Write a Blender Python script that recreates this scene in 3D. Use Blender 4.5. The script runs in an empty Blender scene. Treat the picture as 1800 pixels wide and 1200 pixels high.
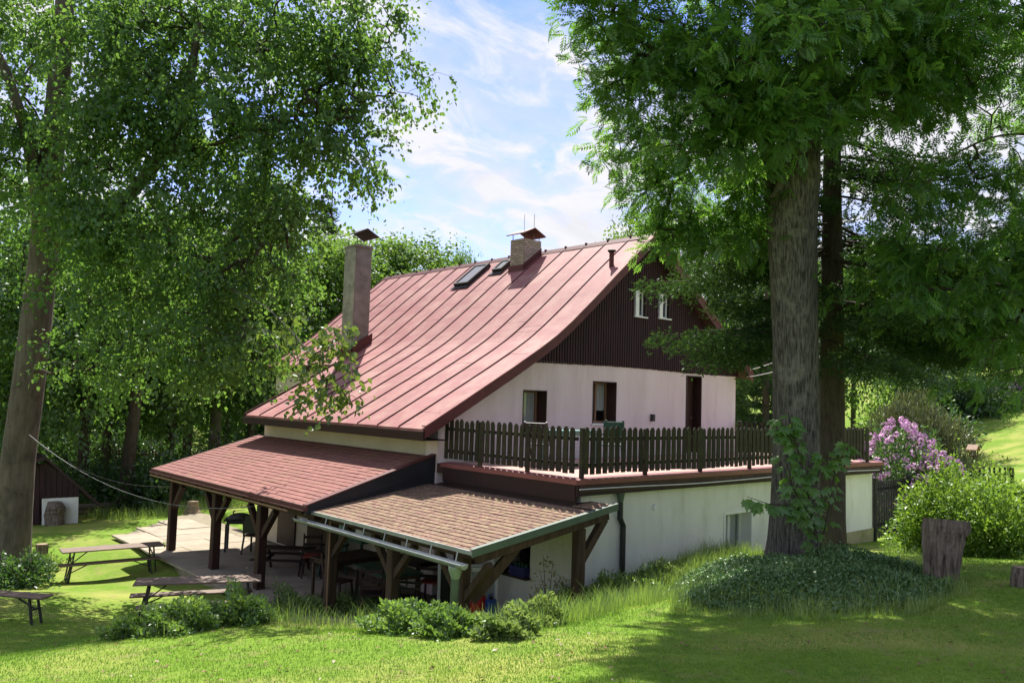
import bpy, math, random
import numpy as np
from mathutils import Matrix, Vector
random.seed(7)
RNG = np.random.default_rng(7)
SC = bpy.context.scene
COL = SC.collection

# ------------------------------------------------------------------ camera
F, CX, CY = 1451.0, 900.0, 600.0
def nd(v):
    v = np.asarray(v, float)
    return v / np.linalg.norm(v)
_A = nd((-389 - CX, 662 - CY, F))
_B = nd((2540 - CX, 752 - CY, F))
_B = nd(_B - _A * _A.dot(_B))
_U = np.cross(_B, _A)
if _U[1] > 0:
    _U = -_U
R = np.stack([_B, _A, _U])          # camera (x right, y down, z forward) -> world (X along gable, Y along ridge, Z up)
cam_data = bpy.data.cameras.new('camera')
cam_data.sensor_width = 36.0
cam_data.lens = F / 1800.0 * 36.0
cam_data.clip_start = 0.05
cam_data.clip_end = 2000.0
cam = bpy.data.objects.new('camera', cam_data)
COL.objects.link(cam)
cam.matrix_world = Matrix(np.block([[np.stack([R[:, 0], -R[:, 1], -R[:, 2]], 1), np.zeros((3, 1))], [np.zeros((1, 3)), np.ones((1, 1))]]).tolist())
SC.camera = cam

# ------------------------------------------------------------------ sun, sky, exposure
SUN_DIR = nd((0.42, 0.54, 1.0))     # towards the sun
sun = bpy.data.lights.new('sun', 'SUN')
sun.energy = 4.7
sun.angle = math.radians(0.53)
sun.color = (1.0, 0.95, 0.86)
sun_o = bpy.data.objects.new('sun', sun)
COL.objects.link(sun_o)
sun_o.rotation_euler = Vector(SUN_DIR).to_track_quat('Z', 'Y').to_euler()
W = bpy.data.worlds.new('World')
SC.world = W
W.use_nodes = True
wn, wl = W.node_tree.nodes, W.node_tree.links
wn.clear()
def wnode(t, **k):
    n = wn.new(t)
    for a, b in k.items():
        setattr(n, a, b)
    return n
out = wnode('ShaderNodeOutputWorld')
bg = wnode('ShaderNodeBackground')
bg.inputs['Strength'].default_value = 0.125
sky = wnode('ShaderNodeTexSky', sky_type='NISHITA', sun_disc=False)
sky.sun_elevation = math.asin(SUN_DIR[2])
sky.sun_rotation = math.atan2(SUN_DIR[0], SUN_DIR[1])
sky.air_density = 1.0
sky.dust_density = 0.15
sky.ozone_density = 1.6
tc = wnode('ShaderNodeTexCoord')
sep = wnode('ShaderNodeSeparateXYZ')
wl.new(tc.outputs['Generated'], sep.inputs[0])
addz = wnode('ShaderNodeMath', operation='MAXIMUM')
wl.new(sep.outputs['Z'], addz.inputs[0]); addz.inputs[1].default_value = 0.0
addz2 = wnode('ShaderNodeMath', operation='ADD')
wl.new(addz.outputs[0], addz2.inputs[0]); addz2.inputs[1].default_value = 0.22
dv = wnode('ShaderNodeVectorMath', operation='DIVIDE')
cmb = wnode('ShaderNodeCombineXYZ')
for k in ('X', 'Y', 'Z'):
    wl.new(addz2.outputs[0], cmb.inputs[k])
wl.new(tc.outputs['Generated'], dv.inputs[0]); wl.new(cmb.outputs[0], dv.inputs[1])
def wnoise(scale, detail, rough, dist, loc, sc=(1, 1, 1)):
    mp = wnode('ShaderNodeMapping')
    mp.inputs['Location'].default_value = loc
    mp.inputs['Scale'].default_value = sc
    wl.new(dv.outputs[0], mp.inputs[0])
    n = wnode('ShaderNodeTexNoise')
    n.inputs['Scale'].default_value = scale
    n.inputs['Detail'].default_value = detail
    n.inputs['Roughness'].default_value = rough
    n.inputs['Distortion'].default_value = dist
    wl.new(mp.outputs[0], n.inputs['Vector'])
    return n
def wramp(src, stops):
    r = wnode('ShaderNodeValToRGB')
    r.color_ramp.elements[0].position = stops[0][0]; r.color_ramp.elements[0].color = (stops[0][1],) * 3 + (1,)
    r.color_ramp.elements[1].position = stops[-1][0]; r.color_ramp.elements[1].color = (stops[-1][1],) * 3 + (1,)
    for p, v in stops[1:-1]:
        e = r.color_ramp.elements.new(p); e.color = (v,) * 3 + (1,)
    wl.new(src, r.inputs[0])
    return r
big = wnoise(1.5, 8, 0.55, 0.6, (3.1, 1.7, 0.4))
fine = wnoise(4.6, 10, 0.6, 0.7, (7.3, 4.2, 0.9), (1.0, 1.5, 1.0))
r1 = wramp(big.outputs['Fac'], [(0.39, 0.0), (0.51, 0.45), (0.62, 1.0)])
r2 = wramp(fine.outputs['Fac'], [(0.46, 0.0), (0.62, 1.0)])
mx = wnode('ShaderNodeMath', operation='MULTIPLY_ADD')
wl.new(r2.outputs[0], mx.inputs[0]); mx.inputs[1].default_value = 0.60
wl.new(r1.outputs[0], mx.inputs[2])
hz = wnode('ShaderNodeMapRange')
wl.new(sep.outputs['Z'], hz.inputs['Value'])
hz.inputs['From Min'].default_value = 0.0; hz.inputs['From Max'].default_value = 0.36
hz.inputs['To Min'].default_value = 0.75; hz.inputs['To Max'].default_value = -0.10
cov = wnode('ShaderNodeMath', operation='ADD', use_clamp=True)
wl.new(mx.outputs[0], cov.inputs[0]); wl.new(hz.outputs[0], cov.inputs[1])
shade = wramp(fine.outputs['Fac'], [(0.3, 0.86), (0.65, 1.0)])
ccol = wnode('ShaderNodeMixRGB', blend_type='MULTIPLY')
ccol.inputs['Fac'].default_value = 1.0
ccol.inputs['Color1'].default_value = (3.5, 3.5, 3.72, 1)
wl.new(shade.outputs[0], ccol.inputs['Color2'])
mixc = wnode('ShaderNodeMixRGB')
wl.new(cov.outputs[0], mixc.inputs['Fac'])
tint = wnode('ShaderNodeMixRGB', blend_type='MULTIPLY')
tint.inputs['Fac'].default_value = 1.0
tint.inputs['Color2'].default_value = (0.58, 0.59, 0.86, 1)
wl.new(sky.outputs[0], tint.inputs['Color1'])
wl.new(tint.outputs[0], mixc.inputs['Color1']); wl.new(ccol.outputs[0], mixc.inputs['Color2'])
wl.new(mixc.outputs[0], bg.inputs['Color']); wl.new(bg.outputs[0], out.inputs[0])
SC.view_settings.view_transform = 'Standard'
SC.view_settings.look = 'None'
SC.view_settings.exposure = 1.15
SC.view_settings.gamma = 1.0
SC.view_settings.use_curve_mapping = False
SC.cycles.max_bounces = 7
SC.cycles.diffuse_bounces = 4
SC.cycles.glossy_bounces = 2
SC.cycles.transmission_bounces = 4
SC.cycles.transparent_max_bounces = 4
SC.cycles.use_denoising = True
SC.cycles.sample_clamp_indirect = 8.0

# ------------------------------------------------------------------ helpers: points in the place
def ray(px, py): return R @ np.array([px - CX, py - CY, F])
def onX(px, py, X): d = ray(px, py); return d * (X / d[0])
def onY(px, py, Y): d = ray(px, py); return d * (Y / d[1])
def onZ(px, py, Z): d = ray(px, py); return d * (Z / d[2])
def atD(px, py, D): return ray(px, py) * (D / F)
RIGHT = nd(np.array([R[0, 0], R[1, 0], 0.0]))
FWD = nd(np.array([R[0, 2], R[1, 2], 0.0]))
UP = np.array([0, 0, 1.0])

# ------------------------------------------------------------------ helpers: objects
def tag(o, label=None, cat=None, group=None, kind=None):
    if label: o['label'] = label
    if cat: o['category'] = cat
    if group: o['group'] = group
    if kind: o['kind'] = kind
    return o
def empty(name, loc, label, cat, group=None, rz=0.0):
    o = bpy.data.objects.new(name, None)
    o.empty_display_size = 0.2
    COL.objects.link(o)
    o.location = tuple(loc)
    o.rotation_euler = (0, 0, rz)
    return tag(o, label, cat, group)
def link(name, me, parent=None, world=False, loc=None, rot=None):
    o = bpy.data.objects.new(name, me)
    COL.objects.link(o)
    if parent is not None:
        o.parent = parent
    if loc is not None:
        o.location = tuple(loc)
    if rot is not None:
        o.rotation_euler = tuple(rot)
    if world and parent is not None:
        b = Vector((0, 0, 0))
        p = parent
        while p is not None:
            b += p.location
            p = p.parent
        o.location = Vector(o.location) - b
    return o
class MB:
    def __init__(s): s.v = []; s.f = []; s.n = 0
    def add(s, verts, faces):
        s.v.append(np.asarray(verts, float).reshape(-1, 3))
        s.f += [tuple(i + s.n for i in f) for f in faces]
        s.n += len(s.v[-1])
        return s
    def box(s, c, size, M=None):
        h = np.array(size, float) / 2
        q = np.array([(x, y, z) for x in (-1, 1) for y in (-1, 1) for z in (-1, 1)], float) * h
        if M is not None: q = q @ np.asarray(M, float).T
        return s.add(q + np.asarray(c, float), [(0, 1, 3, 2), (4, 6, 7, 5), (0, 4, 5, 1), (2, 3, 7, 6), (0, 2, 6, 4), (1, 5, 7, 3)])
    def bb(s, lo, hi):
        lo, hi = np.asarray(lo, float), np.asarray(hi, float)
        return s.box((lo + hi) / 2, hi - lo)
    def beam(s, p, q, w, h, up=(0, 0, 1)):
        p, q = np.asarray(p, float), np.asarray(q, float)
        d = nd(q - p); u = np.asarray(up, float)
        if abs(d.dot(u)) > 0.98: u = np.array([1.0, 0, 0])
        r = nd(np.cross(d, u)); u = np.cross(r, d)
        return s.box((p + q) / 2, (np.linalg.norm(q - p), w, h), np.stack([d, r, u], 1))
    def tube(s, pts, rad, n=6, cap=True):
        pts = np.asarray(pts, float); k = len(pts)
        rad = np.broadcast_to(np.asarray(rad, float), (k,))
        t = np.gradient(pts, axis=0)
        t /= np.linalg.norm(t, axis=1)[:, None] + 1e-9
        u = np.where(np.abs(t[:, 2:3]) > 0.9, np.array([[1.0, 0, 0]]), np.array([[0, 0, 1.0]]))
        if np.abs(t[:, 2]).max() > 0.9: u = np.array([[1.0, 0.0, 0]]) * np.ones((k, 1)) if np.abs(t[:, 0]).max() < 0.9 else np.array([[0, 1.0, 0]]) * np.ones((k, 1))
        a = np.cross(t, u); a /= np.linalg.norm(a, axis=1)[:, None] + 1e-9
        b = np.cross(t, a)
        an = np.linspace(0, 2 * np.pi, n, endpoint=False)
        ring = pts[:, None, :] + rad[:, None, None] * (np.cos(an)[None, :, None] * a[:, None, :] + np.sin(an)[None, :, None] * b[:, None, :])
        fs = []
        for i in range(k - 1):
            for j in range(n):
                j2 = (j + 1) % n
                fs.append((i * n + j, i * n + j2, (i + 1) * n + j2, (i + 1) * n + j))
        if cap:
            fs.append(tuple(range(n - 1, -1, -1)))
            fs.append(tuple((k - 1) * n + j for j in range(n)))
        return s.add(ring.reshape(-1, 3), fs)
    def prism(s, poly, axis, a, b):
        # poly: 2-D outline; axis 'x','y','z' = extrusion axis between a and b
        poly = np.asarray(poly, float); n = len(poly)
        def lift(t):
            o = np.zeros((n, 3))
            ix = {'x': (1, 2, 0), 'y': (0, 2, 1), 'z': (0, 1, 2)}[axis]
            o[:, ix[0]] = poly[:, 0]; o[:, ix[1]] = poly[:, 1]; o[:, ix[2]] = t
            return o
        return s.add(np.concatenate([lift(a), lift(b)]), [tuple(range(n - 1, -1, -1)), tuple(range(n, 2 * n))] + [(i, (i + 1) % n, n + (i + 1) % n, n + i) for i in range(n)])
    def grid(s, P):
        a, b = P.shape[:2]
        return s.add(P.reshape(-1, 3), [(i * b + j, i * b + j + 1, (i + 1) * b + j + 1, (i + 1) * b + j) for i in range(a - 1) for j in range(b - 1)])
    def mesh(s, name, m=None, smooth=False):
        me = bpy.data.meshes.new(name)
        me.from_pydata(np.concatenate(s.v).tolist(), [], s.f)
        if m is not None: me.materials.append(m)
        import bmesh as _b
        bm = _b.new(); bm.from_mesh(me); _b.ops.recalc_face_normals(bm, faces=bm.faces); bm.to_mesh(me); bm.free()
        if smooth: me.polygons.foreach_set('use_smooth', [True] * len(me.polygons))
        return me
    def build(s, name, m, parent=None, world=True, smooth=False, bevel=0.0, kind=None, label=None):
        o = link(name, s.mesh(name, m, smooth), parent, world)
        if bevel:
            md = o.modifiers.new('bevel', 'BEVEL'); md.width = bevel; md.segments = 1; md.limit_method = 'ANGLE'
        if kind: o['kind'] = kind
        if label: o['label'] = label
        return o
def children(o): return [c for c in o.children]
def copy_tree(o, parent=None):
    c = o.copy(); COL.objects.link(c); c.parent = parent
    for ch in children(o): copy_tree(ch, c)
    return c
def quads_mesh(name, V, k, m, tint=None, faces_idx=None):
    """V: (n*k,3); one polygon of k verts each unless faces_idx (local index list per instance) given"""
    V = np.ascontiguousarray(V, dtype=np.float32)
    me = bpy.data.meshes.new(name)
    if faces_idx is None:
        nf = len(V) // k
        L = np.arange(len(V), dtype=np.int32); per = k
    else:
        inst = len(V) // k
        fi = np.asarray(faces_idx, np.int32)
        per = fi.shape[1]
        L = (np.arange(inst, dtype=np.int32)[:, None, None] * k + fi[None]).reshape(-1)
        nf = inst * len(fi)
    me.vertices.add(len(V)); me.vertices.foreach_set('co', V.reshape(-1))
    me.loops.add(len(L)); me.loops.foreach_set('vertex_index', L)
    me.polygons.add(nf)
    me.polygons.foreach_set('loop_start', np.arange(0, len(L), per, dtype=np.int32))
    me.polygons.foreach_set('loop_total', np.full(nf, per, np.int32))
    me.update(calc_edges=True)
    if tint is not None:
        at = me.attributes.new('tint', 'FLOAT', 'POINT')
        at.data.foreach_set('value', np.repeat(np.asarray(tint, np.float32), k))
    me.materials.append(m)
    return me

# ------------------------------------------------------------------ helpers: materials
def mat(name, c1, c2=None, scale=3.0, rough=0.75, bump=0.0, bscale=30.0, stretch=(1, 1, 1), metal=0.0, c3=None, s3=1.0, t3=(0.55, 0.7), objrand=0.0, spec=0.35, world=False, detail=6, c3s=False):
    m = bpy.data.materials.new(name); m.use_nodes = True
    N, L = m.node_tree.nodes, m.node_tree.links
    p = N['Principled BSDF']
    p.inputs['Roughness'].default_value = rough
    p.inputs['Metallic'].default_value = metal
    p.inputs['Specular IOR Level'].default_value = spec
    if world:
        g = N.new('ShaderNodeNewGeometry'); src = g.outputs['Position']
    else:
        g = N.new('ShaderNodeTexCoord'); src = g.outputs['Object']
    mp = N.new('ShaderNodeMapping'); mp.inputs['Scale'].default_value = stretch
    L.new(src, mp.inputs[0])
    last = None
    if c2 is not None:
        n = N.new('ShaderNodeTexNoise'); n.inputs['Scale'].default_value = scale; n.inputs['Detail'].default_value = detail; n.inputs['Roughness'].default_value = 0.62
        L.new(mp.outputs[0], n.inputs['Vector'])
        r = N.new('ShaderNodeValToRGB')
        r.color_ramp.elements[0].position = 0.32; r.color_ramp.elements[0].color = (*c1, 1)
        r.color_ramp.elements[1].position = 0.68; r.color_ramp.elements[1].color = (*c2, 1)
        L.new(n.outputs['Fac'], r.inputs[0]); last = r.outputs[0]
    if c3 is not None:
        n = N.new('ShaderNodeTexNoise'); n.inputs['Scale'].default_value = s3; n.inputs['Detail'].default_value = 8; n.inputs['Roughness'].default_value = 0.7
        L.new(mp.outputs[0] if c3s else src, n.inputs['Vector'])
        r = N.new('ShaderNodeMapRange'); r.inputs['From Min'].default_value = t3[0]; r.inputs['From Max'].default_value = t3[1]
        L.new(n.outputs['Fac'], r.inputs['Value'])
        x = N.new('ShaderNodeMixRGB'); x.inputs['Color2'].default_value = (*c3, 1)
        L.new(r.outputs[0], x.inputs['Fac'])
        if last is not None: L.new(last, x.inputs['Color1'])
        else: x.inputs['Color1'].default_value = (*c1, 1)
        last = x.outputs[0]
    if objrand:
        oi = N.new('ShaderNodeObjectInfo')
        mr = N.new('ShaderNodeMapRange'); mr.inputs['To Min'].default_value = 1 - objrand; mr.inputs['To Max'].default_value = 1 + objrand
        L.new(oi.outputs['Random'], mr.inputs['Value'])
        x = N.new('ShaderNodeVectorMath'); x.operation = 'SCALE'
        if last is not None: L.new(last, x.inputs[0])
        else: x.inputs[0].default_value = c1
        L.new(mr.outputs[0], x.inputs['Scale'])
        last = x.outputs[0]
    if last is not None: L.new(last, p.inputs['Base Color'])
    else: p.inputs['Base Color'].default_value = (*c1, 1)
    if bump:
        n = N.new('ShaderNodeTexNoise'); n.inputs['Scale'].default_value = bscale; n.inputs['Detail'].default_value = 5
        L.new(mp.outputs[0], n.inputs['Vector'])
        b = N.new('ShaderNodeBump'); b.inputs['Strength'].default_value = bump; b.inputs['Distance'].default_value = 0.02
        L.new(n.outputs['Fac'], b.inputs['Height']); L.new(b.outputs[0], p.inputs['Normal'])
    return m
def leaf_mat(name, c1, c2, trans=(0.16, 0.24, 0.03), tw=0.42, gloss=0.06):
    m = bpy.data.materials.new(name); m.use_nodes = True
    N, L = m.node_tree.nodes, m.node_tree.links
    N.remove(N['Principled BSDF'])
    o = N['Material Output']
    a = N.new('ShaderNodeAttribute'); a.attribute_name = 'tint'
    r = N.new('ShaderNodeMixRGB'); r.inputs['Color1'].default_value = (*c1, 1); r.inputs['Color2'].default_value = (*c2, 1)
    L.new(a.outputs['Fac'], r.inputs['Fac'])
    d = N.new('ShaderNodeBsdfDiffuse'); L.new(r.outputs[0], d.inputs['Color'])
    t = N.new('ShaderNodeBsdfTranslucent')
    tm = N.new('ShaderNodeMixRGB'); tm.inputs['Color1'].default_value = (trans[0] * .6, trans[1] * .7, trans[2] * .8, 1); tm.inputs['Color2'].default_value = (*trans, 1)
    L.new(a.outputs['Fac'], tm.inputs['Fac']); L.new(tm.outputs[0], t.inputs['Color'])
    x = N.new('ShaderNodeMixShader'); x.inputs['Fac'].default_value = tw
    L.new(d.outputs[0], x.inputs[1]); L.new(t.outputs[0], x.inputs[2])
    g = N.new('ShaderNodeBsdfGlossy'); g.inputs['Roughness'].default_value = 0.42; g.inputs['Color'].default_value = (0.8, 0.85, 0.8, 1)
    y = N.new('ShaderNodeMixShader'); y.inputs['Fac'].default_value = gloss
    L.new(x.outputs[0], y.inputs[1]); L.new(g.outputs[0], y.inputs[2])
    L.new(y.outputs[0], o.inputs['Surface'])
    return m
def glass_mat(name, tintc=(0.85, 0.88, 0.88), rough=0.02, refl=0.02):
    m = bpy.data.materials.new(name); m.use_nodes = True
    N, L = m.node_tree.nodes, m.node_tree.links
    N.remove(N['Principled BSDF'])
    t = N.new('ShaderNodeBsdfTransparent'); t.inputs['Color'].default_value = (*tintc, 1)
    g = N.new('ShaderNodeBsdfGlossy'); g.inputs['Roughness'].default_value = rough
    f = N.new('ShaderNodeFresnel')
    gm = N.new('ShaderNodeNewGeometry'); io = N.new('ShaderNodeMapRange'); io.inputs['To Min'].default_value = 1.5; io.inputs['To Max'].default_value = 1 / 1.5
    L.new(gm.outputs['Backfacing'], io.inputs['Value']); L.new(io.outputs[0], f.inputs['IOR'])
    a = N.new('ShaderNodeMath'); a.operation = 'ADD'; a.inputs[1].default_value = refl; L.new(f.outputs[0], a.inputs[0])
    x = N.new('ShaderNodeMixShader'); L.new(a.outputs[0], x.inputs[0]); L.new(t.outputs[0], x.inputs[1]); L.new(g.outputs[0], x.inputs[2])
    L.new(x.outputs[0], N['Material Output'].inputs['Surface'])
    return m
M = {}
M['roof'] = mat('roof_metal', (0.25, 0.080, 0.080), (0.31, 0.110, 0.107), 1.1, 0.68, 0.12, 5.0, (1, 1, 1), c3=(0.37, 0.20, 0.165), s3=1.6, t3=(0.44, 0.70), objrand=0.05, spec=0.4, world=True)
M['seam'] = mat('seam_metal', (0.10, 0.028, 0.03), (0.15, 0.045, 0.045), 3, 0.55, world=True)
M['verge'] = mat('verge_paint', (0.085, 0.022, 0.022), (0.13, 0.035, 0.033), 2.5, 0.6, 0.1)
M['fascia'] = mat('fascia_paint', (0.019, 0.009, 0.008), (0.033, 0.0125, 0.011), 3, 0.65)
M['clad'] = mat('dark_cladding', (0.017, 0.0055, 0.0075), (0.041, 0.0108, 0.0145), 2.0, 0.7, 0.25, 14, (6, 6, 0.5))
M['pink_wall'] = mat('pinkish_render', (0.70, 0.575, 0.555), (0.78, 0.665, 0.645), 1.5, 0.9, 0.2, 9.0, (1.6, 1.6, 0.3), c3=(0.61, 0.505, 0.47), s3=1.3, t3=(0.50, 0.75), c3s=True)
M['cream_wall'] = mat('cream_render', (0.50, 0.44, 0.33), (0.60, 0.54, 0.42), 1.2, 0.9, 0.15, 25)
M['white_wall'] = mat('white_render', (0.72, 0.705, 0.645), (0.83, 0.81, 0.75), 1.6, 0.9, 0.22, 22, (1.6, 1.6, 0.4), c3=(0.61, 0.60, 0.51), s3=1.5, t3=(0.52, 0.74), c3s=True)
M['plinth'] = mat('mossy_plinth', (0.22, 0.22, 0.10), (0.40, 0.36, 0.20), 2.0, 0.95, 0.3, 18)
M['brown_wood'] = mat('brown_wood', (0.028, 0.013, 0.009), (0.06, 0.028, 0.019), 3, 0.6, 0.2, 30, (8, 8, 0.6))
M['light_wood'] = mat('light_wood', (0.22, 0.12, 0.07), (0.32, 0.18, 0.10), 3, 0.6, 0.2, 30, (8, 8, 0.6))
M['red_post'] = mat('red_brown_post', (0.024, 0.009, 0.007), (0.05, 0.018, 0.012), 2, 0.7, 0.25, 25, (7, 7, 0.6))
M['grey_wood'] = mat('weathered_wood', (0.035, 0.021, 0.014), (0.085, 0.052, 0.032), 2, 0.85, 0.35, 22, (7, 7, 0.6))
M['picket'] = mat('picket_wood', (0.018, 0.014, 0.010), (0.042, 0.030, 0.020), 2.2, 0.8, 0.3, 20, (6, 6, 0.6), c3=(0.05, 0.062, 0.018), s3=1.6, t3=(0.44, 0.66), objrand=0.3)
M['glass'] = glass_mat('window_glass')
M['skyglass'] = glass_mat('skylight_glass', (0.10, 0.12, 0.14), 0.02, 0.45)
M['white_paint'] = mat('white_paint', (0.72, 0.72, 0.70), (0.8, 0.8, 0.78), 4, 0.5)
M['grey_frame'] = mat('grey_frame', (0.30, 0.32, 0.31), (0.36, 0.38, 0.36), 4, 0.5)
M['curtain'] = mat('curtain', (0.75, 0.73, 0.72), (0.85, 0.83, 0.82), 8, 0.9, stretch=(10, 10, 0.3))
M['dark_metal'] = mat('dark_metal', (0.02, 0.021, 0.022), (0.035, 0.035, 0.036), 4, 0.5, spec=0.4)
M['zinc'] = mat('zinc', (0.24, 0.265, 0.265), (0.36, 0.38, 0.385), 3, 0.42, metal=0.6)
M['green_metal'] = mat('green_metal', (0.055, 0.085, 0.065), (0.085, 0.12, 0.09), 3, 0.45, spec=0.5)
M['pale_green'] = mat('pale_green_metal', (0.16, 0.22, 0.16), (0.24, 0.3, 0.22), 3, 0.5)
M['brown_pipe'] = mat('brown_pipe', (0.035, 0.022, 0.018), (0.05, 0.03, 0.026), 3, 0.45, spec=0.5)
M['old_render'] = mat('chimney_render', (0.165, 0.152, 0.136), (0.31, 0.278, 0.248), 2.8, 0.95, 0.7, 14, c3=(0.10, 0.10, 0.085), s3=4.0, t3=(0.55, 0.75))
M['old_render2'] = mat('chimney_render_lichen', (0.24, 0.235, 0.19), (0.42, 0.40, 0.33), 3.2, 0.95, 0.5, 16, c3=(0.10, 0.10, 0.075), s3=4.0, t3=(0.55, 0.75))
M['brick'] = mat('sand_brick', (0.35, 0.275, 0.225), (0.47, 0.38, 0.315), 5, 0.9, 0.25, 50, objrand=0.18)
M['mortar'] = mat('mortar', (0.15, 0.13, 0.115), (0.22, 0.19, 0.17), 8, 0.95)
M['shingle'] = mat('red_shingle', (0.20, 0.082, 0.070), (0.285, 0.125, 0.106), 8.0, 0.9, 0.25, 60, objrand=0.08, c3=(0.25, 0.16, 0.08), s3=1.3, t3=(0.56, 0.8), world=True)
M['moss_shingle'] = mat('mossy_shingle', (0.125, 0.068, 0.052), (0.275, 0.155, 0.125), 22.0, 0.95, 0.6, 60, objrand=0.12, c3=(0.27, 0.215, 0.12), s3=11, t3=(0.46, 0.62), world=True)
M['shade_board'] = mat('dark_cheek_shaded_verge', (0.012, 0.013, 0.016), (0.022, 0.022, 0.026), 2, 0.6)  # dark cheek colour; on the near verge board it paints in the shade
M['under_board'] = mat('roof_underboard', (0.05, 0.03, 0.02), (0.09, 0.05, 0.035), 3, 0.8)
M['paver'] = mat('patio_slab', (0.28, 0.235, 0.175), (0.41, 0.345, 0.265), 1.4, 0.95, 0.25, 30, objrand=0.07, c3=(0.28, 0.25, 0.19), s3=2.5, t3=(0.55, 0.8), world=True)
M['sand'] = mat('joint_sand', (0.20, 0.17, 0.12), (0.28, 0.24, 0.17), 6, 1.0)
M['terrace_tile'] = mat('terrace_tile', (0.40, 0.24, 0.20), (0.50, 0.31, 0.26), 3, 0.8)
M['red_edge'] = mat('red_edge_metal', (0.17, 0.045, 0.045), (0.25, 0.075, 0.07), 2, 0.45, spec=0.5)
M['concrete'] = mat('concrete', (0.30, 0.29, 0.26), (0.40, 0.38, 0.34), 3, 0.95, 0.3, 30)
M['table_top'] = mat('beer_table_wood', (0.12, 0.075, 0.05), (0.20, 0.13, 0.095), 2.0, 0.55, 0.2, 30, (1.0, 12, 12), spec=0.5)
M['black_plastic'] = mat('black_plastic', (0.015, 0.015, 0.016), rough=0.4)
M['red_plastic'] = mat('red_plastic', (0.40, 0.02, 0.022), (0.5, 0.03, 0.03), 5, 0.45)
M['blue_plastic'] = mat('blue_plastic', (0.02, 0.07, 0.28), (0.03, 0.10, 0.36), 5, 0.45)
M['dark_blue'] = mat('dark_blue_card', (0.015, 0.015, 0.10), (0.03, 0.03, 0.16), 5, 0.5)
M['green_plastic'] = mat('green_plastic', (0.015, 0.055, 0.035), (0.02, 0.075, 0.05), 5, 0.5)
M['turquoise'] = mat('turquoise_enamel', (0.16, 0.30, 0.26), (0.2, 0.36, 0.31), 5, 0.35)
M['grey_cloth'] = mat('grey_cover', (0.10, 0.10, 0.10), (0.16, 0.155, 0.15), 6, 0.8, 0.3, 20)
M['red_cloth'] = mat('red_cushion', (0.32, 0.05, 0.03), (0.4, 0.08, 0.05), 8, 0.9)
M['orange_paint'] = mat('orange_paint', (0.5, 0.16, 0.03), rough=0.6)
M['yellow_wood'] = mat('yellow_wood', (0.28, 0.20, 0.08), (0.36, 0.26, 0.11), 3, 0.7, stretch=(8, 8, .6))
M['wire'] = mat('grey_wire', (0.085, 0.088, 0.088), rough=0.5)
M['white_wire'] = mat('pale_wire', (0.6, 0.6, 0.58), rough=0.5)
def bark_mat(name, c1, c2, c3, sc=7.0, t3=(0.5, 0.7), bump=0.9, edge=(0.32, 0.68), st=(3.2, 3.2, 0.55)):
    m = mat(name, c1, c2, sc, 0.95, bump, sc * 1.6, st, c3=c3, s3=2.2, t3=t3, world=True)
    m.node_tree.nodes['Bump'].inputs['Distance'].default_value = 0.05
    e_ = m.node_tree.nodes['Color Ramp'].color_ramp.elements; e_[0].position, e_[1].position = edge
    return m
M['bark_ash'] = bark_mat('ash_bark', (0.034, 0.030, 0.026), (0.158, 0.145, 0.128), (0.29, 0.285, 0.235), 11.0, (0.54, 0.80), 1.0, (0.38, 0.60), (4.0, 4.0, 0.42))
M['bark_left'] = bark_mat('smooth_grey_bark', (0.07, 0.056, 0.047), (0.14, 0.115, 0.098), (0.04, 0.032, 0.027), 3.0, (0.52, 0.72), 0.45)
M['bark_spruce'] = bark_mat('spruce_bark', (0.042, 0.033, 0.023), (0.105, 0.083, 0.06), (0.085, 0.092, 0.05), 10.0, (0.5, 0.75), 0.8)
M['bark_pale'] = bark_mat('pale_grey_bark', (0.10, 0.085, 0.07), (0.22, 0.19, 0.16), (0.17, 0.16, 0.13), 5.0, (0.5, 0.75), 0.6)
M['bark_dark'] = bark_mat('dark_bark', (0.03, 0.022, 0.016), (0.085, 0.065, 0.048), (0.07, 0.065, 0.045), 8.0, (0.5, 0.75), 0.8)
M['straw'] = leaf_mat('dry_straw', (0.13, 0.085, 0.045), (0.25, 0.175, 0.09), (0.3, 0.22, 0.1), 0.15, 0.02)
M['twig'] = mat('twig_bark', (0.035, 0.027, 0.02), (0.06, 0.046, 0.034), 4, 0.9)
M['stump_top'] = mat('sawn_wood', (0.22, 0.16, 0.10), (0.32, 0.24, 0.16), 8, 0.9, 0.3, 25)
M['stump_side'] = bark_mat('old_stump_wood', (0.05, 0.037, 0.028), (0.25, 0.20, 0.155), (0.26, 0.22, 0.17), 9.0, (0.5, 0.78), 1.0, (0.34, 0.62), (3.0, 3.0, 0.25))
M['leaf_left'] = leaf_mat('leaf_left', (0.035, 0.092, 0.030), (0.080, 0.150, 0.042), (0.24, 0.42, 0.055), 0.42, 0.03)
M['leaf_hang'] = leaf_mat('leaf_hanging', (0.045, 0.085, 0.022), (0.10, 0.135, 0.032), (0.24, 0.32, 0.04), 0.40, 0.06)
M['leaf_ash'] = leaf_mat('leaf_ash', (0.042, 0.115, 0.034), (0.085, 0.165, 0.04), (0.26, 0.50, 0.05), 0.45, 0.04)
M['leaf_bg'] = leaf_mat('leaf_background', (0.034, 0.085, 0.022), (0.075, 0.14, 0.032), (0.20, 0.38, 0.04), 0.42, 0.04)
M['leaf_light'] = leaf_mat('leaf_light', (0.065, 0.14, 0.03), (0.11, 0.19, 0.04), (0.28, 0.45, 0.05), 0.42, 0.03)
M['leaf_dark'] = leaf_mat('leaf_dark', (0.024, 0.062, 0.02), (0.052, 0.105, 0.03), (0.14, 0.27, 0.04), 0.35, 0.06)
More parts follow.
